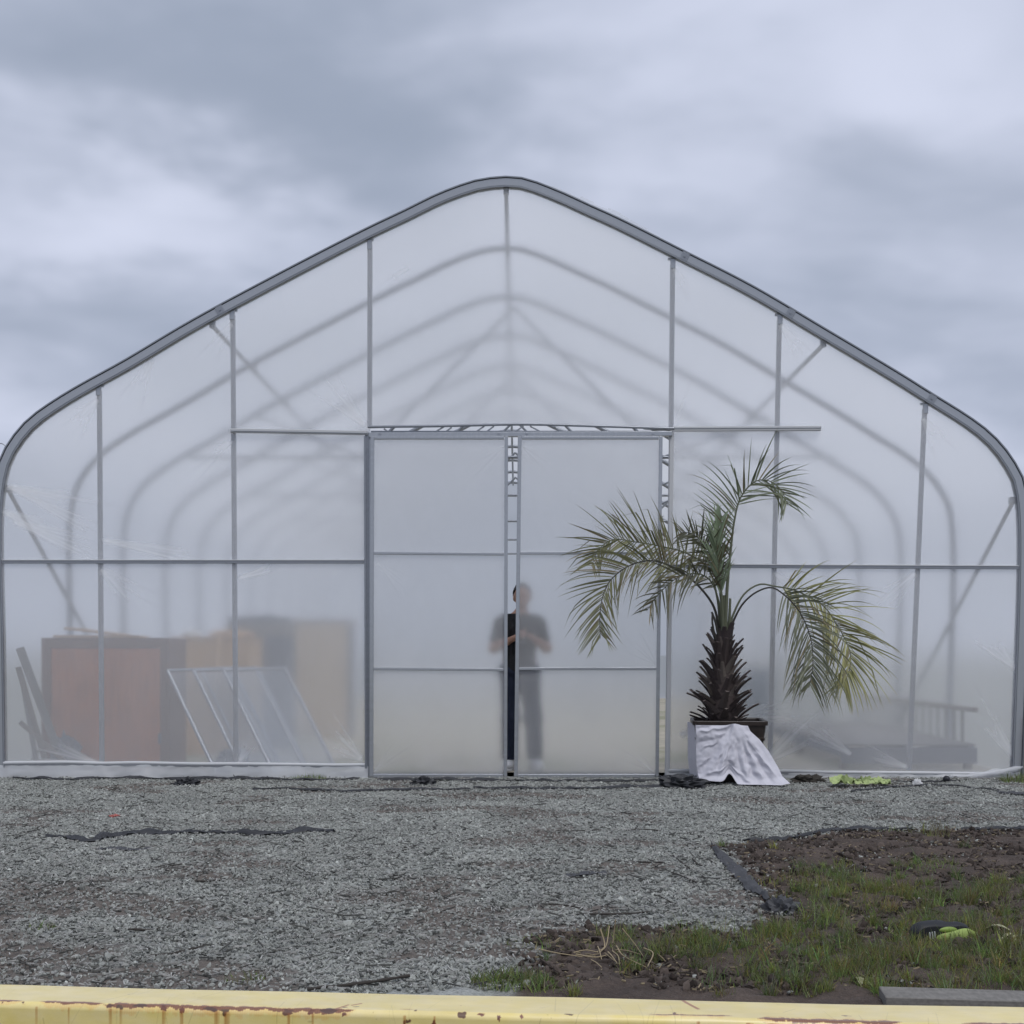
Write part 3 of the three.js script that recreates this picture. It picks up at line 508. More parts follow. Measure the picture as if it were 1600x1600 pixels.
// three glazed frames leaning on the cabinet
{
  const A = V(0.52, -0.93, 0.28), B = V(0.52, 0.018, -0.87).multiplyScalar(0.85), TL = V(-3.22, 0.945, -0.40);
  const glass = phys([0.78, 0.82, 0.86], 0.08, { transmission: 0.8, thickness: 0, ior: 1.45, side: THREE.DoubleSide });
  const words = ['leftmost glazed frame leaning against the brown cabinet', 'middle glazed frame of the three leaning by the cabinet', 'rightmost glazed frame of the three leaning by the cabinet'];
  for (let k = 0; k < 3; k++) {
    const o = V(TL.x + 0.24 * k + (k === 2 ? 0.03 : 0), TL.y, TL.z - 0.03 * k), g = thing('window_frame', words[k], 'window frame', [o.x + A.x, 0.012, o.z + A.z], 0, 'glazed frames leaning by the cabinet'), q = (a, b) => V(o.x + A.x * a + B.x * b - g.position.x, o.y + A.y * a + B.y * b - g.position.y, o.z + A.z * a + B.z * b - g.position.z);
    for (const b of [0, 1]) mesh('frame_stile', bar(q(0, b), q(1, b), 0.020, 4), M.alu, g);
    for (const a of [0, 1]) mesh('frame_rail', bar(q(a, 0), q(a, 1), 0.019, 4), M.alu, g);
    mesh('mullion', bar(q(0.0, 0.5), q(1, 0.5), 0.012, 4), M.alu, g);
    const pn = (b0, b1) => { const c = [q(0.02, b0), q(0.98, b0), q(0.98, b1), q(0.02, b1)]; return buffer(c.flatMap((v) => [v.x, v.y, v.z]), [0, 1, 2, 0, 2, 3]); };
    mesh('pane', pn(0.02, 0.49), glass, g); mesh('pane', pn(0.51, 0.98), glass, g);
  }
  tag(mesh('batten', beam(V(-3.17, 1.28, -2.28), V(-2.93, 0.62, -1.02), 0.02, 0.03), W1.tan, scene), 'thin pale batten propped against the tan plywood box', 'batten');
}
// planks leaning in the left corner
[[14, 1012, -0.14, 102, 1206, -0.34, 0.075, 'widest grey plank leaning in the left corner'], [10, 1042, -0.10, 74, 1200, -0.26, 0.05, 'brown plank leaning in the left corner, second from the wall'], [6, 1062, -0.2, 58, 1196, -0.42, 0.045, 'narrow plank leaning in the left corner, nearest the wall'], [14, 1128, -0.14, 112, 1199, -0.17, 0.04, 'low slanting batten crossing the planks in the left corner'], [16, 1188, -0.44, 60, 1172, -0.46, 0.03, 'short batten lying low in the left corner']].forEach(([u0, v0, z0, u1, v1, z1, w, label], i) => {
  const a = at(u0, v0, z0), b = at(u1, v1, z1); b.y = Math.max(b.y, 0.02); a.x = Math.max(a.x, -4.50); b.x = Math.max(b.x, -4.5); tag(mesh('plank', beam(a, b, w, 0.022), i % 2 ? W1.plank : W1.greyWood, scene), label, 'plank', 'planks leaning in the left corner');
});
lump('dark_bag', 'dark bag slumped at the foot of the brown cabinet', 'bag', [-4.16, 0.01, -0.36], [0.13, 0.22, 0.09], W1.slate, 17, 2);
lump('dark_bag', 'dark bag slumped behind the leaning frames', 'bag', [-2.66, 0.01, -0.62], [0.14, 0.13, 0.12], W1.slate, 23, 2);
// low slatted staging along the right wall, with its slatted back
{
  const st = thing('slatted_staging', 'low slatted wooden staging with a slatted back along the right wall', 'staging', [3.75, 0.006, -0.55]);
  const L = 4.0, w = 1.28;
  for (let i = 0; i < 26; i++) mesh('slat', rbox(w, 0.02, 0.10, 0.004, 0, 0.235, -0.06 - i * L / 26), W1.greyWood, st);
  for (const x of [-w / 2 + 0.05, 0, w / 2 - 0.05]) mesh('bearer', rbox(0.06, 0.11, L, 0.005, x, 0.169, -L / 2), W1.slate, st);
  mesh('end_board', rbox(w, 0.15, 0.03, 0.005, 0, 0.135, 0.017), W1.slate, st);
  for (const z of [-0.1, -L / 2, -L + 0.1]) for (const s of [-1, 1]) mesh('leg', rbox(0.07, 0.113, 0.07, 0.005, s * (w / 2 - 0.05), 0.056, z), W1.plank, st);
  for (let i = 0; i < 16; i++) mesh('back_slat', rbox(0.02, 0.30, 0.05, 0.004, w / 2 - 0.045, 0.396, -0.25 - i * (L - 0.4) / 15), W1.greyWood, st);
  mesh('back_rail', rbox(0.05, 0.045, L + 0.12, 0.006, w / 2 - 0.045, 0.57, -L / 2 + 0.05), W1.plank, st);
}
{ const b = thing('barrel', 'blue grey barrel far inside on the right', 'barrel', [3.72, 0.006, -8.2]);
  mesh('body', new THREE.LatheGeometry([[0, 0], [0.26, 0], [0.275, 0.02], [0.29, 0.25], [0.30, 0.27], [0.29, 0.29], [0.29, 0.55], [0.30, 0.57], [0.29, 0.59], [0.275, 0.83], [0.26, 0.85], [0, 0.85]].map(([x, y]) => new THREE.Vector2(x, y)), 24), std([0.05, 0.085, 0.13], 0.5), b);
  mesh('lid', new THREE.CylinderGeometry(0.27, 0.27, 0.03, 24).translate(0, 0.866, 0), W1.slate, b); }

// the person standing behind the gap between the doors
{
  const P = thing('person', 'person in black T-shirt and navy trousers standing inside the door gap', 'person', [0.07, 0.006, -0.52]);
  const skin = std([0.42, 0.235, 0.165], 0.55), shirt = std([0.010, 0.010, 0.012], 0.85), navy = std([0.010, 0.016, 0.036], 0.8), white = std([0.68, 0.68, 0.69], 0.6), hair = std([0.018, 0.014, 0.012], 0.6);
  const neck = capsule(0.005, 1.40, -0.01, 0.02, 1.53, 0.01, 0.058, 0.054);
  const torso = [ball(0, 1.28, 0, 0.175, 0.20, 0.115), ball(0, 1.08, 0.0, 0.155, 0.17, 0.105), ball(0, 0.95, -0.005, 0.17, 0.12, 0.115), capsule(-0.14, 1.39, -0.01, 0, 1.425, -0.01, 0.058, 0.062), capsule(0.14, 1.39, -0.01, 0, 1.425, -0.01, 0.058, 0.062)];
  const sh = [[-0.175, 1.375], [0.18, 1.375]], el = [[-0.245, 1.15, 0.02], [0.255, 1.15, 0.02]], wr = [[-0.025, 1.255, 0.20], [0.085, 1.265, 0.19]];
  const arms = [0, 1].flatMap((i) => [capsule(sh[i][0], sh[i][1], -0.01, ...el[i], 0.055, 0.041), capsule(...el[i], ...wr[i], 0.042, 0.026)]);
  const legs = [[-0.085, -0.09, -0.095], [0.095, 0.125, 0.145]].flatMap(([h, k, a]) => [capsule(h, 0.90, 0, k, 0.50, 0.02, 0.085, 0.058), capsule(k, 0.50, 0.02, a, 0.09, -0.02, 0.058, 0.038)]);
  const bodyF = blend([...torso, neck, ...arms, ...legs], 0.045);
  const head = blend([ball(0.022, 1.645, 0.012, 0.074, 0.105, 0.092), ball(0.024, 1.575, 0.045, 0.052, 0.05, 0.055), capsule(0.025, 1.625, 0.098, 0.025, 1.60, 0.118, 0.010, 0.015), ball(0.024, 1.655, 0.088, 0.045, 0.012, 0.018), ball(0.024, 1.566, 0.092, 0.022, 0.009, 0.012), ball(-0.053, 1.622, 0.01, 0.010, 0.028, 0.018), ball(0.098, 1.622, 0.01, 0.010, 0.028, 0.018), neck], 0.018);
  // hands: palm, four fingers and a thumb each; they hold the phone between them
  const hand = (i) => {
    const s = i ? -1 : 1, [x, y, z] = wr[i], parts = [capsule(x, y, z, x + s * 0.055, y + 0.012, z + 0.045, 0.024, 0.027)];
    for (let f = 0; f < 4; f++) {
      const y0 = y - 0.020 + f * 0.017, L = [0.024, 0.029, 0.031, 0.028][f], bx = x + s * 0.065, bz = z + 0.055;
      parts.push(capsule(bx, y0 + 0.005, bz, bx + s * 0.012, y0 + 0.006, bz + L, 0.0088, 0.0082), capsule(bx + s * 0.012, y0 + 0.006, bz + L, bx - s * 0.004, y0 + 0.008, bz + L + 0.022, 0.0082, 0.0074), capsule(bx - s * 0.004, y0 + 0.008, bz + L + 0.022, bx - s * 0.022, y0 + 0.008, bz + L + 0.020, 0.0074, 0.0066));
    }
    parts.push(capsule(x + s * 0.022, y + 0.026, z + 0.016, x + s * 0.030, y + 0.052, z + 0.045, 0.0115, 0.0098), capsule(x + s * 0.030, y + 0.052, z + 0.045, x + s * 0.040, y + 0.060, z + 0.072, 0.0098, 0.0080));
    const lo = [Math.min(x, x + s * 0.1) - 0.04, y - 0.06, z - 0.05], hi = [Math.max(x, x + s * 0.1) + 0.04, y + 0.10, z + 0.15];
    return nets(lo, hi, 0.004, blend(parts, 0.006));
  };
  const body = mesh('body', [nets([-0.36, 0.0, -0.2], [0.38, 1.52, 0.30], 0.012, bodyF), nets([-0.09, 1.46, -0.12], [0.14, 1.78, 0.15], 0.005, head), hand(0), hand(1)], skin, P);
  // clothes follow the body a little way off it
  const up = blend([...torso, arms[0], arms[2]], 0.05), tee = (x, y, z) => { let d = up(x, y, z) - 0.016 - 0.004 * n3(x * 14, y * 9, z * 14); d = Math.max(d, 0.90 - y, y - 1.475, -(neck(x, y, z) - 0.012)); for (const i of [0, 1]) { const t = ((x - sh[i][0]) * (el[i][0] - sh[i][0]) + (y - sh[i][1]) * (el[i][1] - sh[i][1])) / ((el[i][0] - sh[i][0]) ** 2 + (el[i][1] - sh[i][1]) ** 2); if ((i ? x > 0.15 : x < -0.15)) d = Math.max(d, (t - 0.78) * 0.25); } return d; };
  mesh('t_shirt', nets([-0.36, 0.86, -0.2], [0.38, 1.52, 0.2], 0.009, tee), shirt, body);
  const low = blend([torso[2], ...legs], 0.04), pants = (x, y, z) => Math.max(low(x, y, z) - 0.017 - 0.02 * smooth(0.75, 0.1, y) - 0.006 * n3(x * 12, y * 7, z * 12), y - 1.0, 0.10 - y);
  mesh('trousers', nets([-0.30, 0.06, -0.2], [0.33, 1.04, 0.2], 0.010, pants), navy, body);
  for (const [a, sx] of [[-0.095, -0.02], [0.145, 0.025]]) { const sf = blend([ball(a + sx, 0.055, 0.10, 0.048, 0.045, 0.075), ball(a, 0.06, -0.02, 0.045, 0.055, 0.06), capsule(a, 0.06, -0.03, a + sx, 0.045, 0.09, 0.045, 0.042), capsule(a, 0.08, -0.02, a, 0.13, -0.02, 0.046, 0.042)], 0.03); const s = mesh('shoe', nets([a - 0.12, -0.01, -0.13], [a + 0.12, 0.20, 0.22], 0.006, (x, y, z) => Math.max(sf(x, y, z), 0.006 - y)), white, body); mesh('sole', nets([a - 0.12, -0.02, -0.13], [a + 0.12, 0.06, 0.22], 0.006, (x, y, z) => Math.max(sf(x, Math.max(y, 0.03), z) - 0.004, Math.abs(y - 0.012) - 0.012)), std([0.5, 0.5, 0.5], 0.7), s); }
  const cap = ball(0.022, 1.655, -0.002, 0.085, 0.112, 0.10); mesh('hair', nets([-0.09, 1.50, -0.13], [0.14, 1.80, 0.14], 0.006, (x, y, z) => Math.max(cap(x, y, z) - 0.003 - 0.004 * n3(x * 40, y * 40, z * 40), (z - 0.055) - (y - 1.70) * 1.2, 1.555 - y + (z + 0.03) * 0.4)), hair, body);
  for (const s of [-1, 1]) mesh('eye', new THREE.SphereGeometry(0.008, 10, 8).translate(0.024 + s * 0.028, 1.640, 0.094), hair, body);
  const ph = thing('mobile_phone', 'small black phone held by the person', 'phone', [0.105, 1.25, -0.225], 0, undefined); ph.rotation.x = -0.5;
  mesh('case', rbox(0.072, 0.145, 0.009, 0.004), M.black, ph); mesh('screen', rbox(0.064, 0.136, 0.002, 0.001, 0, 0, -0.0056), std([0.03, 0.03, 0.035], 0.2), ph);
}

// ---------------------------------------------------------------- palm in its pot, and the cloth over the pot
const PALM = onGround(1146, 1225); PALM.z -= 0.28;               // centre of the pot on the ground
{
  const p = thing('potted_palm', 'tall feathery palm in a square brown pot before the greenhouse', 'palm', [PALM.x, 0.004, PALM.z]);
  const soilY = 0.47;
  const L = (u, v, dz = 0) => { const q = at(u, v, PALM.z + dz); return V(q.x - PALM.x, q.y - 0.004, dz); };
  // pot: tapered square shell with a rolled rim and a step below it
  const levels = [[0.0, 0.0], [0.0, 0.235], [0.01, 0.245], [0.36, 0.283], [0.365, 0.292], [0.385, 0.296], [0.39, 0.288], [0.49, 0.300], [0.494, 0.315], [0.525, 0.318], [0.53, 0.314], [0.53, 0.297], [0.52, 0.290], [0.42, 0.282]];
  const K = 8, ring = (y, h) => { const o = [], r = Math.min(0.035, h * 0.4); for (const [sx, sz, a0] of [[1, 1, 0], [-1, 1, 1], [-1, -1, 2], [1, -1, 3]]) for (let k = 0; k <= K; k++) { const a = (a0 + k / K) * Math.PI / 2; o.push([sx * (h - r) + r * Math.cos(a), y, sz * (h - r) + r * Math.sin(a)]); } return o; };
  const pos = [], idx = [], m = 4 * (K + 1); levels.forEach(([y, h]) => ring(y, h).forEach((q) => pos.push(...q)));
  for (let i = 0; i < levels.length - 1; i++) for (let j = 0; j < m; j++) { const a = i * m + j, b = i * m + (j + 1) % m; idx.push(a, a + m, b, b, a + m, b + m); }
  const potTex = dataTexture(256, 256, (x, y) => { const k = 1 + 0.35 * tile(x, y, 256, 256, 2) + 0.25 * tile(x, y, 256, 256, 9); return col(0.030 * k, 0.021 * k, 0.017 * k); }, true);
  const potGeo = buffer(pos, idx); { const u = potGeo.attributes.uv, q = potGeo.attributes.position; for (let i = 0; i < q.count; i++) u.setXY(i, (q.getX(i) + q.getZ(i)) * 1.5, q.getY(i) * 1.5); }
  const pot = mesh('pot', flat(potGeo), std(new THREE.Color(1, 1, 1), 0.42, { map: potTex }), p); pot.rotation.y = -0.10;
  mesh('potting_soil', flat2(sheet(14, 14, (u, v) => { const x = (u - 0.5) * 0.56, z = (v - 0.5) * 0.56; return [x, soilY + 0.012 * n2(x * 14, z * 14), z]; })), std([0.03, 0.022, 0.017], 0.95), p).rotation.y = -0.10;
  // trunk: core wrapped in the cut bases of old fronds
  const bark = std([0.055, 0.040, 0.037], 0.85), stubMat = [[0.075, 0.056, 0.052], [0.105, 0.083, 0.075], [0.055, 0.041, 0.040], [0.15, 0.124, 0.105]].map((c) => std(c, 0.8));
  const tx = -0.045, trunk = mesh('trunk', new THREE.LatheGeometry([[0, 0], [0.115, 0], [0.125, 0.10], [0.115, 0.25], [0.092, 0.42], [0.068, 0.58], [0.055, 0.72], [0.045, 0.85], [0, 0.9]].map(([x, y]) => new THREE.Vector2(x, y)), 20).translate(tx, soilY, 0), bark, p);
  const R = rng(77), stubGeo = [0, 1, 2].map((k) => { // broad at the clasping base, narrow and square-cut at the tip
    const n = 5, pp = [], ii = []; for (let i = 0; i <= n; i++) { const t = i / n, w = lerp(0.05, 0.018 + 0.003 * k, t ** 0.6), th = lerp(0.012, 0.009, t), y = t * (0.185 + 0.03 * k), z = 0.05 * t * t; pp.push(-w, y, z, 0, y, z + th * 1.5, w, y, z, 0, y, z - th * 0.6); if (i < n) for (let j = 0; j < 4; j++) { const a = i * 4 + j, b = i * 4 + (j + 1) % 4; ii.push(a, b, a + 4, b, b + 4, a + 4); } }
    const e = n * 4; ii.push(e, e + 1, e + 2, e, e + 2, e + 3); return flat(buffer(pp, ii)); });
  for (let i = 0; i < 118; i++) {
    const t = i / 117, y = soilY + 0.0 + 0.70 * t ** 0.95, a = i * 2.39996 + 0.3 * R(), r = lerp(0.132, 0.052, smooth(0, 1, t)) - 0.004, tilt = lerp(0.95, 0.14, t ** 0.7) + (R() - 0.5) * 0.4, s = lerp(0.92, 0.82, t) * (0.62 + 0.62 * R());
    const q = mesh('leaf_base', stubGeo[i % 3], stubMat[Math.floor(R() * 3.35) % 4], trunk);
    q.position.set(tx + Math.sin(a) * r, y, Math.cos(a) * r); q.rotation.set(tilt, a, (R() - 0.5) * 0.45, 'YXZ'); q.scale.setScalar(s);
  }
  // fronds
  const petiole = std([0.105, 0.115, 0.072], 0.6), petioleDark = std([0.050, 0.046, 0.038], 0.65);
  const leafMat = phys(new THREE.Color(1, 1, 1), 0.6, { transmission: 0.28, thickness: 0, side: THREE.DoubleSide, vertexColors: true });
  function frond(pts, o) {
    const R = rng(o.seed), c = new THREE.CatmullRomCurve3(pts, false, 'centripetal'), g = new THREE.Group(); g.name = 'frond'; p.add(g); if (o.label) g.userData.label = o.label;
    mesh('stalk', tube(pts, (t) => lerp(o.r0 ?? 0.016, 0.0025, t ** 0.8), 0, 44, 7), o.dark ? petioleDark : petiole, g);
    const pos = [], idx = [], cols = [], N = o.n ?? 56, seg = 7, nor = [];
    for (let i = 0; i < N; i++) for (const s of [-1, 1]) {
      const tt = (i + 0.5 * R()) / N, t = lerp(o.t0 ?? 0.3, 0.995, tt); if (R() < (o.gap ?? 0.12) || (s < 0 && tt < (o.bare ?? 0))) continue;
      const P0 = c.getPointAt(t), T = c.getTangentAt(t), nn = V(-T.y, T.x, 0).normalize().multiplyScalar(o.flip ? -1 : 1), ang = (s > 0 ? o.a1 : o.a2) + (R() - 0.5) * (o.fan ?? 0.85);
      const side = nn.multiplyScalar(Math.cos(ang)).add(V(0, 0, Math.sin(ang))), fwd = (o.fwd ?? 0) + lerp(0.45, 1.15, tt) + (R() - 0.5) * 0.5;
      const dir = T.clone().multiplyScalar(fwd).add(side).normalize(), env = Math.sin(Math.PI * clamp(0.16 + 0.74 * tt)) ** 0.75;
      const len = (o.len ?? 0.42) * env * (0.68 + 0.5 * R()) * (s > 0 ? 1 : (o.len2 ?? 1)), w0 = 0.0062 * (0.8 + 0.5 * R()) * (o.w ?? 1), sag = 1.3 * (o.sag ?? 0.6) * (0.3 + 1.3 * R()) * lerp(1, o.tipSag ?? 1, tt);
      const kink = R() < 0.12 ? 2 + Math.floor(R() * 4) : -1; let wv = V().crossVectors(dir, V(R() - 0.5, R() - 0.5, 0.4 + R())).normalize(), up = V().crossVectors(wv, dir).normalize();
      const q = P0.clone(), d = dir.clone(), base = pos.length / 3, tone = 0.7 + 0.6 * R(), dry = R() < (o.dry ?? 0.12), leaf = dry ? [0.20, 0.165, 0.085] : (o.col ?? [0.115, 0.135, 0.066]);
      for (let k = 0; k <= seg; k++) {
        const u = k / seg, w = w0 * (u < 0.12 ? 0.55 + u * 3.7 : 1) * (1 - u ** 2.2) + 0.0004, fold = 0.35 * w;
        pos.push(q.x - wv.x * w + up.x * fold, q.y - wv.y * w + up.y * fold, q.z - wv.z * w + up.z * fold, q.x, q.y, q.z, q.x + wv.x * w + up.x * fold, q.y + wv.y * w + up.y * fold, q.z + wv.z * w + up.z * fold);
        for (let z = 0; z < 3; z++) { const f = tone * (u > 0.86 && !dry ? 1.15 : 1); cols.push(leaf[0] * f * (u > 0.86 ? 1.25 : 1), leaf[1] * f, leaf[2] * f); }
        if (k < seg) { const b = base + k * 3; idx.push(b, b + 3, b + 1, b + 1, b + 3, b + 4, b + 1, b + 4, b + 2, b + 2, b + 4, b + 5); }
        if (k === kink) { d.y -= 0.9; d.x += (tone - 1) * 0.8; } d.y -= sag * len / seg * 2.1 * (0.4 + u); d.normalize(); q.addScaledVector(d, len / seg);
      }
    }
    const lg = buffer(pos, idx); lg.setAttribute('color', new THREE.Float32BufferAttribute(cols, 3));
    mesh('leaflets', lg, leafMat, g);
    return g;
  }
  const olive = [0.175, 0.175, 0.080], grey = [0.175, 0.198, 0.118], dusk = [0.105, 0.106, 0.062], lime = [0.27, 0.265, 0.10];
  frond([L(1124, 985), L(1116, 950, 0.02), L(1100, 925, 0.06), L(1075, 901, 0.10), L(1045, 883, 0.12), L(1018, 876, 0.14), L(990, 881, 0.15), L(966, 895, 0.16), L(950, 912, 0.16), L(941, 935, 0.16), L(937, 968, 0.15), L(938, 998, 0.14)], { seed: 1, t0: 0.26, n: 64, a1: 0.25, a2: 2.5, len: 0.52, len2: 0.85, sag: 0.5, flip: true, col: olive, r0: 0.013, dark: true, label: 'long frond arching low to the left' });
  frond([L(1126, 990), L(1120, 930, -0.04), L(1104, 885, -0.10), L(1072, 864, -0.16), L(1030, 853, -0.2), L(988, 846, -0.22), L(958, 843, -0.22), L(936, 858, -0.22), L(924, 885, -0.2)], { seed: 2, t0: 0.36, n: 58, a1: 0.2, a2: 2.7, len: 0.52, len2: 0.7, sag: 0.35, flip: true, col: olive, dry: 0.2, r0: 0.013, label: 'frond fanning upward to the left' });
  frond([L(1130, 980), L(1124, 920, 0.05), L(1112, 872, 0.08), L(1096, 845, 0.1), L(1078, 833, 0.12), L(1062, 832, 0.12)], { seed: 3, t0: 0.42, n: 34, a1: 0.3, a2: 2.6, len: 0.30, len2: 0.9, sag: 0.5, flip: true, col: dusk, r0: 0.012, dark: true, label: 'short dark frond near the crown' });
  frond([L(1128, 985), L(1122, 935, 0.16), L(1108, 905, 0.22), L(1085, 896, 0.3), L(1055, 905, 0.36), L(1028, 930, 0.38), L(1010, 955, 0.38)], { seed: 4, t0: 0.34, n: 34, a1: 0.7, a2: 2.6, len: 0.36, sag: 0.8, flip: true, col: dusk, r0: 0.011, gap: 0.25, label: 'thin frond hanging forward on the left' });
  frond([L(1133, 985, 0.03), L(1136, 920, 0.04), L(1141, 865, 0.04), L(1148, 810, 0.03), L(1156, 780, 0.02), L(1170, 760, 0.02), L(1186, 750, 0.02), L(1206, 753, 0.02), L(1222, 768, 0.02), L(1231, 790, 0.02)], { seed: 5, t0: 0.24, n: 66, a1: 0.35, a2: 2.75, len: 0.50, len2: 0.85, sag: 0.3, tipSag: 2.4, bare: 0.5, flip: false, col: grey, r0: 0.019, label: 'tall central frond nodding to the right' });
  frond([L(1130, 985, 0.05), L(1127, 930, 0.09), L(1122, 880, 0.12), L(1120, 840, 0.14), L(1126, 812, 0.14)], { seed: 6, t0: 0.30, n: 40, a1: 0.4, a2: 2.6, len: 0.34, len2: 1, sag: 0.5, fwd: 1.5, gap: 0.3, flip: false, fan: 0.8, w: 1.4, col: [0.27, 0.33, 0.21], r0: 0.02, label: 'young folded frond in the crown' });
  frond([L(1141, 985), L(1147, 968, 0.02), L(1161, 943, 0.06), L(1182, 925, 0.10), L(1206, 918, 0.14), L(1227, 931, 0.17), L(1245, 950, 0.19), L(1259, 975, 0.20), L(1268, 1004, 0.20), L(1270, 1040, 0.2), L(1264, 1075, 0.2)], { seed: 7, t0: 0.42, n: 56, a1: 0.35, a2: 2.75, len: 0.56, len2: 0.95, sag: 1.0, flip: false, col: [0.15, 0.16, 0.10], r0: 0.011, dark: true, label: 'inner frond arching over to the right' });
  frond([L(1139, 985, -0.02), L(1145, 962, -0.04), L(1163, 928, -0.06), L(1187, 913, -0.08), L(1210, 916, -0.1), L(1238, 921, -0.1), L(1263, 932, -0.1), L(1289, 949, -0.1), L(1306, 974, -0.08), L(1321, 1000, -0.06), L(1329, 1022, -0.04), L(1327, 1048, -0.02), L(1316, 1074, 0)], { seed: 8, t0: 0.38, n: 66, a1: 0.3, a2: 2.6, len: 0.58, len2: 1, sag: 0.55, flip: false, col: lime, dry: 0.1, r0: 0.011, label: 'yellow green frond arching furthest right' });
  for (const [a, b, c2, d, r, mt] of [[[1128, 1015], [1122, 990], [1118, 972], [1112, 956], 0.016, 0], [[1134, 1015], [1134, 985], [1133, 960], [1131, 930], 0.024, 1], [[1141, 1015], [1142, 995], [1144, 980], [1144, 972], 0.020, 0], [[1122, 1010], [1116, 990], [1113, 972], [1113, 958], 0.013, 0], [[1138, 1012], [1139, 985], [1140, 960], [1141, 935], 0.018, 1]]) mesh('stalk_base', tube([L(...a), L(...b, 0.02), L(...c2, 0.03), L(...d, 0.03)], r, r * 0.55, 16, 8), mt ? petiole : petioleDark, p);
}
// white cloth hung over the front of the pot and trailing on the gravel
{
  const clothTex = dataTexture(256, 256, (x, y) => 0.5 + 0.2 * ((x % 3) - 1) * 0.5 + 0.2 * ((y % 3) - 1) * 0.5 + 0.2 * tile(x, y, 256, 256, 30)); clothTex.repeat.set(6, 6);
  const cx = (u) => (u - 1146) / 193, cy = (v) => (1236 - v) / 193;
  const key = (list) => (t) => { for (let i = 1; i < list.length; i++) if (t <= list[i][0]) { const k = (t - list[i - 1][0]) / (list[i][0] - list[i - 1][0]); return list[i - 1].map((a, j) => lerp(a, list[i][j], k)); } return list.at(-1); };
  const rightEdge = key([[0, cx(1168), cy(1141), 0.325], [0.1, cx(1172), cy(1150), 0.335], [0.28, cx(1186), cy(1163), 0.36], [0.5, cx(1200), cy(1182), 0.38], [0.75, cx(1213), cy(1206), 0.42], [0.9, cx(1219), cy(1222), 0.46], [1, cx(1229), cy(1233), 0.50]]);
  const leftEdge = key([[0, cx(1083), cy(1140), 0.325], [0.3, cx(1084), cy(1162), 0.32], [0.7, cx(1084), cy(1200), 0.32], [1, cx(1087), cy(1226), 0.33]]);
  const creaseLines = [[1147, 1138, 1098, 1226, 0.030, 0.022], [1147, 1138, 1120, 1222, 0.024, 0.018], [1148, 1138, 1142, 1214, 0.036, 0.026], [1149, 1138, 1166, 1236, 0.034, 0.024], [1152, 1139, 1190, 1238, 0.040, 0.026], [1156, 1140, 1212, 1232, 0.030, 0.020], [1146, 1139, 1084, 1152, 0.018, 0.014],
    [1085, 1163, 1136, 1152, 0.013, 0.015], [1090, 1180, 1118, 1166, 0.010, 0.011], [1086, 1206, 1108, 1190, 0.012, 0.013], [1090, 1222, 1134, 1210, 0.020, 0.014], [1140, 1212, 1172, 1232, 0.020, 0.014]].map(([a, b, c, d, e, f]) => [cx(a), cy(b), cx(c), cy(d), e, f]);
  const kx = cx(1146), ky = cy(1138);
  const g = sheet(170, 110, (s, t) => {
    if (s < 0.14) { const q = s / 0.14, L = leftEdge(t); return [L[1] + 0.012 * Math.sin(q * 3) - 0.012 * (1 - q), L[2] + 0.012 * n2(q * 2, t * 4), lerp(-0.12, L[3], q) + 0.01 * n2(q * 4, t * 7)]; }
    const u = (s - 0.14) / 0.86, L = leftEdge(t), Rr = rightEdge(t);
    let x = lerp(L[1], Rr[1], u), y = lerp(L[2], Rr[2], u) - 0.045 * t * t * Math.sin(u * Math.PI) ** 2, z = lerp(L[3], Rr[3], u) + 0.05 * t * Math.sin(u * Math.PI);
    const a = Math.atan2(ky - y, x - kx), r = Math.hypot(x - kx, y - ky);
    const ridge = (q) => 1 - 2 * Math.abs(Math.sin(q)) ** 0.7, fold = ridge(a * 2.9 + 0.6 + 0.5 * n2(a * 1.6, 0.3)) * 0.95 + 0.3 * Math.sin(a * 11 + 1.2 * n2(x * 2, y * 2));
    z += smooth(0.02, 0.3, r) * 0.012 * fold * smooth(0, 0.3, t);
    for (const [x0, y0, x1, y1, amp, wid] of creaseLines) {        // single creases from the gathered point and across the left half
      const dx = x1 - x0, dy = y1 - y0, l2 = dx * dx + dy * dy, q = clamp(((x - x0) * dx + (y - y0) * dy) / l2), dd = ((x - x0) * dy - (y - y0) * dx) / Math.sqrt(l2) + 0.012 * n2(x * 9, y * 9 + x0);
      const off = Math.hypot(x - x0 - q * dx, y - y0 - q * dy); if (off < 0.12) z += 0.6 * amp * (Math.exp(-((dd / wid) ** 2)) - 0.55 * Math.exp(-(((dd - wid * 1.7) / (wid * 1.1)) ** 2))) * smooth(0, 0.25, q + 0.05) * smooth(1.02, 0.8, q) * smooth(0.1, 0.03, off - Math.abs(dd) + 0.0);
    }
    z += 0.005 * n2(x * 6, y * 6) + 0.002 * n2(x * 19, y * 17);
    const lift = 0.085 * Math.exp(-(((x - cx(1137)) / 0.045) ** 2)) * smooth(0.55, 1, t) - 0.008 * Math.sin(u * 17) * smooth(0.8, 1, t);
    y += lift; z -= lift * 0.6 * (0.4 + t) - 0.03 * smooth(0.9, 1, t);
    y += 0.016 * Math.exp(-(((x - kx) / 0.05) ** 2)) * (1 - smooth(0, 0.15, t));
    return [x, Math.max(y, 0.012), z];
  }, (s, t) => [s * 1.0, t * 0.7]);
  const m = mesh('cloth', g, std([0.56, 0.55, 0.60], 0.9, { side: THREE.DoubleSide, bumpMap: clothTex, bumpScale: 0.0006 }), scene);
  m.position.set(PALM.x, 0.004, PALM.z); tag(m, 'white cloth draped over the pot of the palm, trailing on the gravel', 'cloth');
}

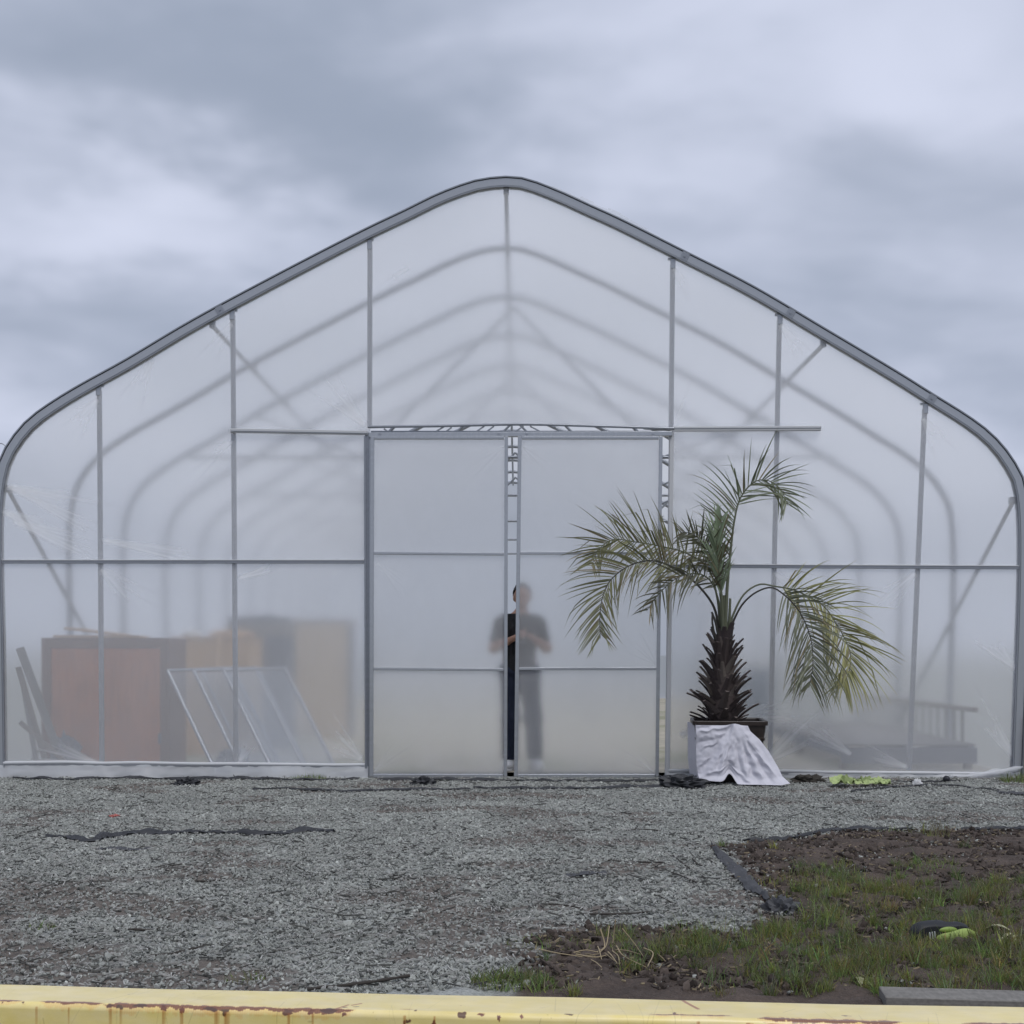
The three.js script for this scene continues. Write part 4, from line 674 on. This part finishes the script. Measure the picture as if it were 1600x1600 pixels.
// ---------------------------------------------------------------- things lying in the yard
const fabric = std([0.026, 0.027, 0.031], 0.62), fabricGrey = std([0.055, 0.056, 0.062], 0.7), stickMat = std([0.040, 0.034, 0.029], 0.9), stickPale = std([0.34, 0.27, 0.165], 0.85), boardGrey = std(new THREE.Color(1, 1, 1), 0.85, { map: woodTex([0.175, 0.165, 0.150], 0.3, 14) });
function strip(name, label, cat, pts, widths, mat, crumple = 0.012, group, seed = 1) {   // ribbon of woven fabric lying on the ground along pts ([u, v] in the photograph)
  const c = new THREE.CatmullRomCurve3(pts.map(([u, v]) => onGround(u, v)), false, 'centripetal'), o = c.getPointAt(0.5), n = 70, wAt = (t) => { const k = t * (widths.length - 1), i = Math.min(Math.floor(k), widths.length - 2); return lerp(widths[i], widths[i + 1], k - i); };
  const top = (s, t) => { const p = c.getPointAt(s), T = c.getTangentAt(s), w = wAt(s) * (1 + 0.15 * n2(s * 11, seed)), q = (t - 0.5) * w, x = p.x - T.z * q, z = p.z + T.x * q; return [x - o.x, yardH(x, z) + 0.010 + crumple * (0.6 + 0.8 * n2(s * 9, seed + 3)) * Math.sin(t * Math.PI) + crumple * 0.5 * n2(s * 30, t * 4 + seed), z - o.z]; };
  const a = sheet(n, 8, top), b = sheet(n, 8, (s, t) => { const p = top(s, 1 - t); p[1] -= 0.004; return p; });
  const m = mesh(name, [a, b], mat, scene); m.position.set(o.x, 0, o.z); return tag(m, label, cat, group);
}
strip('fabric_strip', 'long torn strip of black ground fabric lying alone across the left gravel', 'fabric strip', [[72, 1309], [110, 1311], [140, 1317], [170, 1309], [230, 1304], [300, 1302], [360, 1303], [410, 1305], [460, 1301], [490, 1298], [522, 1302]], [0.02, 0.08, 0.05, 0.09, 0.11, 0.10, 0.05, 0.04, 0.10, 0.14, 0.02], fabric, 0.02, undefined, 2);
strip('fabric_strip', 'thin black fabric strip in the gravel just before the left door', 'fabric strip', [[395, 1234], [470, 1235], [560, 1236], [640, 1235], [735, 1234]], [0.02, 0.07, 0.06, 0.09, 0.02], fabric, 0.008, undefined, 3);
strip('fabric_strip', 'thin black fabric strip from the right door to the pot', 'fabric strip', [[740, 1232], [830, 1233], [910, 1233], [980, 1231], [1050, 1228]], [0.02, 0.10, 0.10, 0.12, 0.16], fabric, 0.012, undefined, 4);
strip('fabric_strip', 'grey black fabric strip running along the left edge of the soil', 'fabric strip', [[1112, 1324], [1128, 1340], [1146, 1358], [1160, 1374], [1178, 1392], [1200, 1408]], [0.012, 0.05, 0.07, 0.085, 0.075, 0.02], fabricGrey, 0.018, undefined, 5);
strip('fabric_strip', 'black fabric edge along the back of the soil, left piece', 'fabric strip', [[1160, 1316], [1200, 1315], [1250, 1309], [1300, 1300], [1360, 1297], [1430, 1298]], [0.012, 0.04, 0.02, 0.06, 0.07, 0.01], fabric, 0.012, undefined, 6);
strip('fabric_strip', 'black fabric edge along the back of the soil, right piece', 'fabric strip', [[1500, 1298], [1550, 1296], [1600, 1297], [1680, 1296]], [0.01, 0.05, 0.06, 0.05], fabric, 0.012, undefined, 7);
strip('fabric_strip', 'faint grey fabric scrap below the long black strip', 'fabric strip', [[150, 1330], [190, 1329], [235, 1328]], [0.03, 0.08, 0.03], fabricGrey, 0.006, undefined, 8);
strip('fabric_strip', 'flat grey fabric piece in the middle of the gravel', 'fabric strip', [[886, 1369], [910, 1368], [948, 1366]], [0.07, 0.08, 0.05], fabricGrey, 0.004, undefined, 9);
strip('fabric_strip', 'dark flat strip at the right edge below the yellowish tuft', 'fabric strip', [[1560, 1238], [1590, 1241], [1640, 1243]], [0.05, 0.14, 0.16], fabricGrey, 0.012, undefined, 10);
strip('fabric_strip', 'narrow black strip before the film right of the pot', 'fabric strip', [[1330, 1238], [1400, 1232], [1480, 1228], [1560, 1236]], [0.02, 0.05, 0.04, 0.02], fabric, 0.006, undefined, 11);
strip('fabric_strip', 'black ground fabric edge showing under the film left of the doors', 'fabric strip', [[20, 1217], [120, 1219], [200, 1217], [330, 1218], [450, 1219], [560, 1219]], [0.015, 0.06, 0.03, 0.08, 0.04, 0.02], fabric, 0.014, undefined, 12);
strip('fabric_strip', 'black ground fabric edge showing under the two doors', 'fabric strip', [[590, 1219], [700, 1220], [820, 1221], [930, 1221], [1030, 1221]], [0.03, 0.07, 0.08, 0.05, 0.04], fabric, 0.014, undefined, 13);
strip('fabric_strip', 'dark strip tucked under the film right of the lime sheet', 'fabric strip', [[1400, 1222], [1450, 1222], [1500, 1221]], [0.01, 0.04, 0.01], fabric, 0.01, undefined, 14);
function crumple(name, label, cat, u, v, r, mat, seed, f = 2.2) {
  const p = onGround(u, v), g = new THREE.IcosahedronGeometry(1, 5), q = g.attributes.position;
  for (let i = 0; i < q.count; i++) { const w = V().fromBufferAttribute(q, i), k = 1 + 0.45 * n3(w.x * f + seed, w.y * f, w.z * f) + 0.22 * Math.abs(n3(w.x * f * 2.4, w.y * f * 2.4 + seed, w.z * f * 2.4)) + 0.1 * n3(w.x * 9, w.y * 9, w.z * 9 + seed); q.setXYZ(i, w.x * k * r[0], Math.max(w.y * k, -0.12) * r[1], w.z * k * r[2]); }
  g.computeVertexNormals(); const m = mesh(name, g, mat, scene); m.position.set(p.x, yardH(p.x, p.z) + 0.10 * r[1], p.z); return tag(m, label, cat);
}
crumple('fabric_heap', 'black ground fabric heaped against the left side of the pot', 'fabric heap', 1064, 1229, [0.19, 0.075, 0.12], fabric, 3);
crumple('fabric_heap', 'small dark fabric heap at the skirt left of the doors', 'fabric heap', 292, 1226, [0.10, 0.05, 0.06], fabric, 9);
crumple('fabric_heap', 'small dark fabric heap below the left door', 'fabric heap', 660, 1226, [0.09, 0.05, 0.06], fabric, 12);
crumple('fabric_heap', 'grey fabric lump at the end of the soil edge strip', 'fabric heap', 1222, 1424, [0.07, 0.06, 0.06], fabricGrey, 15);
crumple('fabric_heap', 'dark brown crumpled heap just right of the cloth', 'fabric heap', 1262, 1222, [0.13, 0.055, 0.07], std([0.035, 0.03, 0.024], 0.8), 19);
crumple('paper_scrap', 'small white scrap right of the lime green sheet', 'scrap', 1433, 1228, [0.035, 0.045, 0.02], std([0.62, 0.62, 0.62], 0.8), 25);
crumple('paper_scrap', 'tiny red scrap in the gravel at left', 'scrap', 179, 1277, [0.035, 0.018, 0.02], std([0.42, 0.14, 0.12], 0.7), 27);
{ const p = onGround(1479, 1222), b = tag(mesh('black_ball', new THREE.SphereGeometry(0.031, 20, 14), std([0.012, 0.013, 0.018], 0.5), scene), 'small black ball before the film at right', 'ball'); b.position.set(p.x, yardH(p.x, p.z) + 0.03, p.z); const q = b.geometry.attributes.position; for (let i = 0; i < q.count; i++) { const k = 1 + 0.08 * n3(q.getX(i) * 40, q.getY(i) * 40, q.getZ(i) * 40); q.setXYZ(i, q.getX(i) * k, q.getY(i) * k * 0.95, q.getZ(i) * k); } b.geometry.computeVertexNormals(); }
{ // torn sheet of lime green fleece: several folded flaps
  const o = onGround(1350, 1228), t = thing('green_sheet', 'torn lime green sheet crumpled on the gravel right of the pot', 'sheet', [o.x, 0.006, o.z]), mt = std([0.37, 0.45, 0.19], 0.7, { side: THREE.DoubleSide }), dk = std([0.19, 0.24, 0.09], 0.75, { side: THREE.DoubleSide }), R = rng(8);
  for (let i = 0; i < 13; i++) { const x0 = (R() - 0.5) * 0.44, z0 = (R() - 0.5) * 0.16, w = 0.10 + 0.16 * R(), d = 0.04 + 0.06 * R(), s = i * 7.3, tilt = R() * 0.6; mesh('flap', sheet(14, 6, (u, v) => [(u - 0.5) * w, 0.02 + 0.035 * Math.max(0, n2(u * 3 + s, v * 2)) + tilt * 0.10 * v * (1 - Math.abs(u - 0.5)) , (0.5 - v) * d + 0.012 * n2(u * 4, s)]), i % 3 === 2 ? dk : mt, t).position.set(x0, 0.0, z0); t.children.at(-1).rotation.y = (R() - 0.5) * 0.9; }
}
// sticks, each a thing of its own
const sticks = [[[304, 1380], [325, 1381], [352, 1374], 0.010, 'short dark stick left of centre, thickest of the loose sticks'], [[178, 1364], [230, 1362], [286, 1353], 0.006, 'thin dark stick below the long black strip'], [[462, 1357], [485, 1366], [512, 1375], 0.006, 'short slanting stick in the gravel left of centre'], [[618, 1326], [636, 1327], [655, 1324], 0.007, 'short stick right of the long black strip'],
  [[902, 1430], [970, 1429], [1045, 1425], 0.009, 'straight black stick before the twig heap'], [[950, 1347], [990, 1349], [1036, 1354], 0.008, 'long dark stick left of the soil edge, upper'], [[1018, 1358], [1052, 1368], [1088, 1380], 0.007, 'dark stick below it, slanting toward the soil'], [[1052, 1338], [1075, 1355], [1102, 1372], 0.008, 'slanting stick between the gravel and the soil edge strip'], [[1082, 1342], [1090, 1350], [1097, 1357], 0.009, 'short thick stick by the soil edge strip'], [[1102, 1340], [1118, 1350], [1135, 1362], 0.006, 'thin stick touching the soil edge strip'],
  [[850, 1416], [882, 1417], [914, 1422], 0.006, 'faint stick left of the straight black stick'], [[862, 1299], [900, 1300], [940, 1299], 0.006, 'level dark stick in the middle distance, left of two'], [[978, 1300], [1004, 1300], [1032, 1301], 0.007, 'level dark stick in the middle distance, right of two'], [[1010, 1396], [1040, 1408], [1075, 1432], 0.006, 'bent dark stick right of the straight black stick'], [[232, 1496], [270, 1490], [318, 1481], 0.010, 'dark flat stick in gravel at lower left'], [[200, 1456], [232, 1454], [268, 1451], 0.009, 'short dark stick above the lower left one'], [[480, 1545], [560, 1543], [640, 1532], 0.012, 'long brown stick against the yellow rail'], [[170, 1236], [180, 1235], [188, 1235], 0.008, 'tiny dark stick by the skirt at far left']];
for (const [a, b, c, r, label] of sticks) { const f = ([u, v]) => { const p = onGround(u, v); return V(p.x, yardH(p.x, p.z) + r * 0.6 + 0.006, p.z); }, q = [f(a), f(b), f(c)], o = q[1].clone(); q[0].y -= 0.004; const m = mesh('stick', tube(q.map((v) => v.sub(o)), (t) => 0.62 * r * (0.75 + 0.35 * n2(t * 6, r * 900)), 0, 14, 6), stickMat, scene); m.position.copy(o); tag(m, label, 'stick', 'loose sticks on the gravel'); }
{ // dead plant: a crown of dry stalks fallen over
  const o = onGround(958, 1487), t = thing('dead_plant', 'heap of dry straw coloured stalks on the soil tip', 'dead plant', [o.x, yardH(o.x, o.z), o.z]);
  const st = [[[962, 1462], [958, 1478], [957, 1494]], [[952, 1464], [948, 1484], [938, 1496]], [[938, 1470], [945, 1486], [932, 1496]], [[972, 1466], [988, 1482], [1005, 1502]], [[957, 1494], [966, 1506], [968, 1516]], [[950, 1496], [956, 1506], [964, 1514]], [[945, 1497], [955, 1508], [962, 1512]], [[842, 1492], [870, 1499], [910, 1503]], [[896, 1497], [915, 1496], [935, 1497]], [[915, 1503], [930, 1503], [938, 1498]], [[963, 1486], [975, 1504], [1010, 1520]], [[1006, 1490], [1020, 1500], [1012, 1520]], [[1028, 1500], [1034, 1506], [1040, 1510]], [[924, 1508], [932, 1514], [940, 1520]], [[934, 1488], [936, 1494], [940, 1508]], [[962, 1492], [980, 1496], [1000, 1500]], [[900, 1499], [930, 1505], [950, 1500]]];
  st.forEach((s, i) => { const R = rng(i + 50), q = s.map(([u, v], k) => { const p = onGround(u, v + (k === 0 && v < 1475 ? 14 : 0)); return V(p.x - o.x, 0.010 + (k === 1 ? 0.014 : v < 1475 ? 0.09 : 0.008) * (0.6 + 0.6 * R()), p.z - o.z); }); mesh('stalk', tube(q, 0.002 + 0.0012 * R(), 0.0015, 12, 6), i % 3 ? stickPale : std([0.23, 0.18, 0.11], 0.85), t); });
}
{ // dry stems and pale leaves scattered in the grass near the right edge
  const R = rng(66);
  [[1578, 1472, 'pale yellow dead leaf in the grass at the right edge'], [1342, 1540, 'pale grass leaf pair near the rail at lower right'], [1560, 1458, 'bent pale leaf left of the yellow dead leaf']].forEach(([u, v, label], i) => { const o = onGround(u, v), g = sheet(14, 3, (s, t) => { const w = 0.016 * Math.sin(Math.PI * clamp(s * 0.94 + 0.04)); return [(s - 0.5) * 0.16, 0.035 + 0.03 * Math.sin(s * 3) , (t - 0.5) * w * 2]; }), g2 = g.clone().rotateY(0.6).translate(0.02, -0.01, 0.02); const m = mesh('dead_leaf', [g, g2], std([0.34, 0.33, 0.20], 0.7, { side: THREE.DoubleSide }), scene); m.position.set(o.x, yardH(o.x, o.z) - 0.005, o.z); m.rotation.y = 0.5 + i; m.scale.setScalar(0.62); tag(m, label, 'leaf', 'dead leaves in the grass'); });
}
{ // shoe on its side: black upper with three pale stripes, lime sole turned outward
  const o = onGround(1474, 1472), t = thing('shoe', 'black shoe with lime green sole lying on its side in the grass', 'shoe', [o.x, yardH(o.x, o.z) - 0.012, o.z], 0.18); t.scale.setScalar(0.8);
  const blk = std([0.010, 0.011, 0.014], 0.6), lime = std([0.30, 0.385, 0.11], 0.85), limeDark = std([0.22, 0.31, 0.06], 0.55);
  const up = blend([ball(-0.075, 0.05, -0.03, 0.075, 0.052, 0.06), ball(-0.01, 0.055, -0.035, 0.08, 0.052, 0.055), ball(0.075, 0.05, -0.02, 0.055, 0.048, 0.05), capsule(-0.10, 0.05, -0.02, 0.10, 0.045, -0.01, 0.045, 0.04)], 0.03), hollow = ball(0.045, 0.075, -0.055, 0.06, 0.030, 0.06);
  mesh('upper', nets([-0.2, -0.02, -0.14], [0.18, 0.15, 0.08], 0.006, (x, y, z) => Math.max(up(x, y, z), -hollow(x, y, z), z - 0.018)), blk, t);
  mesh('sole', nets([-0.12, -0.01, -0.02], [0.19, 0.13, 0.09], 0.005, (x, y, z) => { const d = blend([ball(0.02, 0.036, 0.030, 0.075, 0.026, 0.014), ball(0.10, 0.046, 0.024, 0.050, 0.030, 0.016)], 0.02)(x, y, z); return Math.max(d, -ball(0.02, 0.085, 0.055, 0.05, 0.018, 0.03)(x, y, z)); }), lime, t);
  mesh('heel_tab', nets([-0.06, 0.02, -0.05], [0.12, 0.12, 0.05], 0.005, ball(0.015, 0.072, 0.010, 0.055, 0.016, 0.016)), limeDark, t);
  for (let i = 0; i < 3; i++) mesh('stripe', rbox(0.006, 0.036, 0.006, 0.003, -0.075 + i * 0.013, 0.055, 0.0205), std([0.55, 0.57, 0.55], 0.6), t).rotation.z = 0.10;
}
{ const a = onGround(1368, 1563), b = onGround(1720, 1574); a.y = b.y = 0.028; const L = b.x - a.x; const m = mesh('grey_board', rbox(L, 0.035, 0.13, 0.004), boardGrey, scene); m.position.set((a.x + b.x) / 2, 0.028, (a.z + b.z) / 2 + 0.065); m.rotation.y = -Math.atan2(b.z - a.z, L); tag(m, 'weathered grey board lying behind the rail at lower right', 'board'); }
{ const p = V(ex(1601), 0, 0.16), m = mesh('stake', beam(V(0, -0.05, 0), V(0.01, 0.52, 0), 0.035, 0.03), std(new THREE.Color(1, 1, 1), 0.85, { map: woodTex([0.22, 0.12, 0.06], 0.3, 21) }), scene); m.position.copy(p); tag(m, 'short brown wooden stake at the right foot of the greenhouse', 'stake'); }

// ---------------------------------------------------------------- yellow steel rail in front of the camera
{
  const y0 = 0.72, a = V(-0.55, y0, DIST - 1.478), b = V(0.593, y0, DIST - 1.384), dir = b.clone().sub(a).normalize(), ang = Math.atan2(-dir.z, dir.x);
  const rail = thing('guard_rail', 'chipped yellow steel guard rail across the bottom of the view', 'rail', [a.x, 0, a.z], ang);
  const Wd = 0.078, Hd = 0.15, r = 0.007, prof = [], X0 = -2.6, X1 = 3.6;
  // profile, from the back top edge over the top to the front and under; v runs along it in metres
  const corner = (cy, cz, a0) => { for (let k = 0; k <= 5; k++) { const q = a0 + k / 5 * Math.PI / 2; prof.push([cy + r * Math.cos(q), cz + r * Math.sin(q)]); } };
  corner(y0 - r, r, -Math.PI / 2); corner(y0 - r, Wd - r, 0); corner(y0 - Hd + r, Wd - r, Math.PI / 2); corner(y0 - Hd + r, r, Math.PI); prof.push(prof[0]);
  const pos = [], uv = [], idx = []; let s = 0; const sv = prof.map((p, i) => (i && (s += Math.hypot(p[0] - prof[i - 1][0], p[1] - prof[i - 1][1])), s)), n = 40;
  for (let i = 0; i <= n; i++) { const x = lerp(X0, X1, i / n); prof.forEach(([y, z], j) => { pos.push(x, y + 0.0012 * n2(x * 5, z * 20), z + 0.0012 * n2(x * 6, y * 20)); uv.push(x, sv[j]); }); }
  const m = prof.length; for (let i = 0; i < n; i++) for (let j = 0; j < m - 1; j++) { const k = i * m + j; idx.push(k, k + 1, k + m, k + 1, k + m + 1, k + m); }
  // paint: v from 0 (back) to Wd (front edge) is the top face
  const TW = 2048, TH = 256, c = document.createElement('canvas'); c.width = TW; c.height = TH; const g = c.getContext('2d'), SX = TW / 1.3, SY = TH / 0.2, R = rng(9);
  const px = (u) => (u - 0) / 1600 * 1.146 * SX, edge = Wd * SY;
  g.fillStyle = 'rgb(229,208,128)'; g.fillRect(0, 0, TW, TH);
  const im = g.getImageData(0, 0, TW, TH), d = im.data;
  for (let y = 0; y < TH; y++) for (let x = 0; x < TW; x++) { const o = (y * TW + x) * 4, w = 5 * fbm(x / 60, y / 26, 4) + 9 * fbm(x / 300, y / 60, 3) + 3 * n2(x / 3, y / 3), chalk = clamp(0.5 + 0.9 * fbm(x / 90 + 9, y / 45, 4)); d[o] += w + 4 * chalk; d[o + 1] += w * 0.9 + 6 * chalk; d[o + 2] += w * 0.5 + 26 * chalk; }
  g.putImageData(im, 0, 0);
  const blot = (x, y, rx, ry, style, n = 13) => { rx *= 0.62; ry *= 0.62; g.fillStyle = style; g.beginPath(); for (let k = 0; k <= n; k++) { const a = k / n * 2 * Math.PI, q = 0.35 + 0.9 * R(); g.lineTo(x + Math.cos(a) * rx * q, y + Math.sin(a) * ry * q); } g.fill(); };
  const streak = (x, y, len, w, al) => { const gr = g.createLinearGradient(0, y, 0, y + len); gr.addColorStop(0, `rgba(150,84,24,${al})`); gr.addColorStop(1, 'rgba(170,110,40,0)'); g.fillStyle = gr; for (const q of [1, 0.6, 0.3]) g.fillRect(x - w * 0.3 * q + 3 * R(), y, w * 0.6 * q, len * (0.5 + 0.5 * q)); };
  const ragged = (u0, u1, dv, th, style) => { const x0 = px(u0), x1 = px(u1); for (let x = x0; x < x1; x += 4) { const e = smooth(x0, x0 + 25, x) * smooth(x1, x1 - 25, x), t = th * e * (0.45 + 0.9 * Math.abs(n2(x / 22, u0)) + 0.4 * R()); g.fillStyle = style; g.fillRect(x, edge + dv + 2.5 * n2(x / 40, u0 + 2) - t / 2, 5, t); } };
  for (const [u0, u1, dv, th] of [[-30, 86, -5, 5], [108, 215, -3, 6], [210, 400, 0, 7], [360, 600, 0, 7], [660, 690, -6, 2], [1030, 1160, -8, 4], [1190, 1400, -2, 10], [1480, 1640, -2, 6]]) { ragged(u0, u1, dv + 2, th * 2.6, 'rgba(214,140,60,0.16)'); ragged(u0, u1, dv, th, 'rgba(112,62,36,0.85)'); }
  for (const [u, dv, rx, ry] of [[37, -2, 6, 4], [56, 1, 3, 4], [88, 0, 4, 4], [3, 14, 5, 4], [225, 2, 14, 6], [242, 3, 16, 6], [272, 1, 22, 8], [310, 3, 12, 8], [337, 6, 8, 10], [380, 2, 22, 9], [404, 6, 12, 10], [500, 4, 18, 9], [501, 26, 5, 10], [535, 3, 10, 8], [560, 0, 26, 10], [582, -12, 10, 4], [600, -16, 10, 3], [585, 6, 10, 5], [676, 20, 5, 16], [681, 14, 10, 6], [692, -3, 4, 5], [703, 22, 5, 5], [720, 16, 7, 8], [761, 3, 12, 10], [790, 2, 14, 4], [817, 6, 6, 8], [850, 4, 6, 6], [920, -2, 12, 4], [1026, 30, 4, 10], [1075, -16, 6, 12], [1108, 20, 14, 12], [1125, 26, 8, 6], [1178, 26, 40, 8], [1220, 24, 40, 9], [1326, -28, 12, 4], [366, 32, 6, 10], [606, 34, 7, 12], [132, 44, 6, 8]]) blot(px(u), edge + dv, rx, ry, `rgba(${70 + 30 * R()},${38 + 14 * R()},${18 + 10 * R()},0.9)`);
  for (const [u, len, w] of [[110, 50, 6], [160, 34, 5], [226, 40, 10], [308, 60, 10], [337, 80, 10], [390, 70, 14], [405, 80, 18], [501, 90, 9], [536, 46, 7], [243, 40, 6], [676, 50, 8], [720, 40, 6], [1108, 50, 10], [1215, 60, 30], [1180, 50, 20]]) streak(px(u), edge + 6, len, w, 0.26);
  g.strokeStyle = 'rgba(40,34,22,0.85)'; g.lineWidth = 5; g.beginPath(); g.moveTo(px(9), edge + 26); g.lineTo(px(28), edge + 52); g.stroke();
  g.strokeStyle = 'rgba(150,80,40,0.8)'; g.lineWidth = 6; g.beginPath(); g.moveTo(px(1088), edge - 92); g.lineTo(px(1098), edge - 70); g.lineTo(px(1112), edge - 40); g.stroke(); g.lineWidth = 4; g.beginPath(); g.moveTo(px(572), edge - 4); g.lineTo(px(586), edge - 26); g.moveTo(px(590), edge - 22); g.lineTo(px(604), edge - 34); g.stroke();
  for (let i = 0; i < 240; i++) blot(R() * TW, R() * TH, 2 + 9 * R() ** 2, 1 + 3 * R() ** 2, `rgba(${120 + 40 * R()},${96 + 30 * R()},60,${0.10 + 0.3 * R() ** 2})`);
  for (let i = 0; i < 70; i++) { const x = R() * TW; g.strokeStyle = `rgba(120,104,64,${0.08 + 0.2 * R()})`; g.lineWidth = 0.8 + R(); g.beginPath(); g.moveTo(x, R() * TH); g.lineTo(x + (R() - 0.5) * 90, R() * TH); g.stroke(); }
  const t = new THREE.CanvasTexture(c); t.colorSpace = THREE.SRGBColorSpace; t.flipY = false; t.wrapS = THREE.MirroredRepeatWrapping; t.wrapT = THREE.RepeatWrapping; t.repeat.set(1 / 1.3, 1 / 0.2); t.magFilter = t.minFilter = THREE.LinearFilter;
  const paint = phys(new THREE.Color(1, 1, 1), 0.5, { map: t, clearcoat: 1, clearcoatRoughness: 0.28, side: THREE.DoubleSide });
  mesh('top_beam', buffer(pos, idx, null, uv), paint, rail);
  const plain = phys([0.62, 0.46, 0.14], 0.5, { clearcoat: 0.3, clearcoatRoughness: 0.4 });
  for (const x of [-1.9, 3.0]) { mesh('post', rbox(0.074, y0 - Hd + 0.02, 0.07, 0.006, x, (y0 - Hd + 0.01) / 2 - 0.005, Wd / 2), plain, rail); mesh('foot_plate', rbox(0.16, 0.012, 0.16, 0.003, x, 0.012, Wd / 2), plain, rail); }
}

renderer.render(scene, camera);
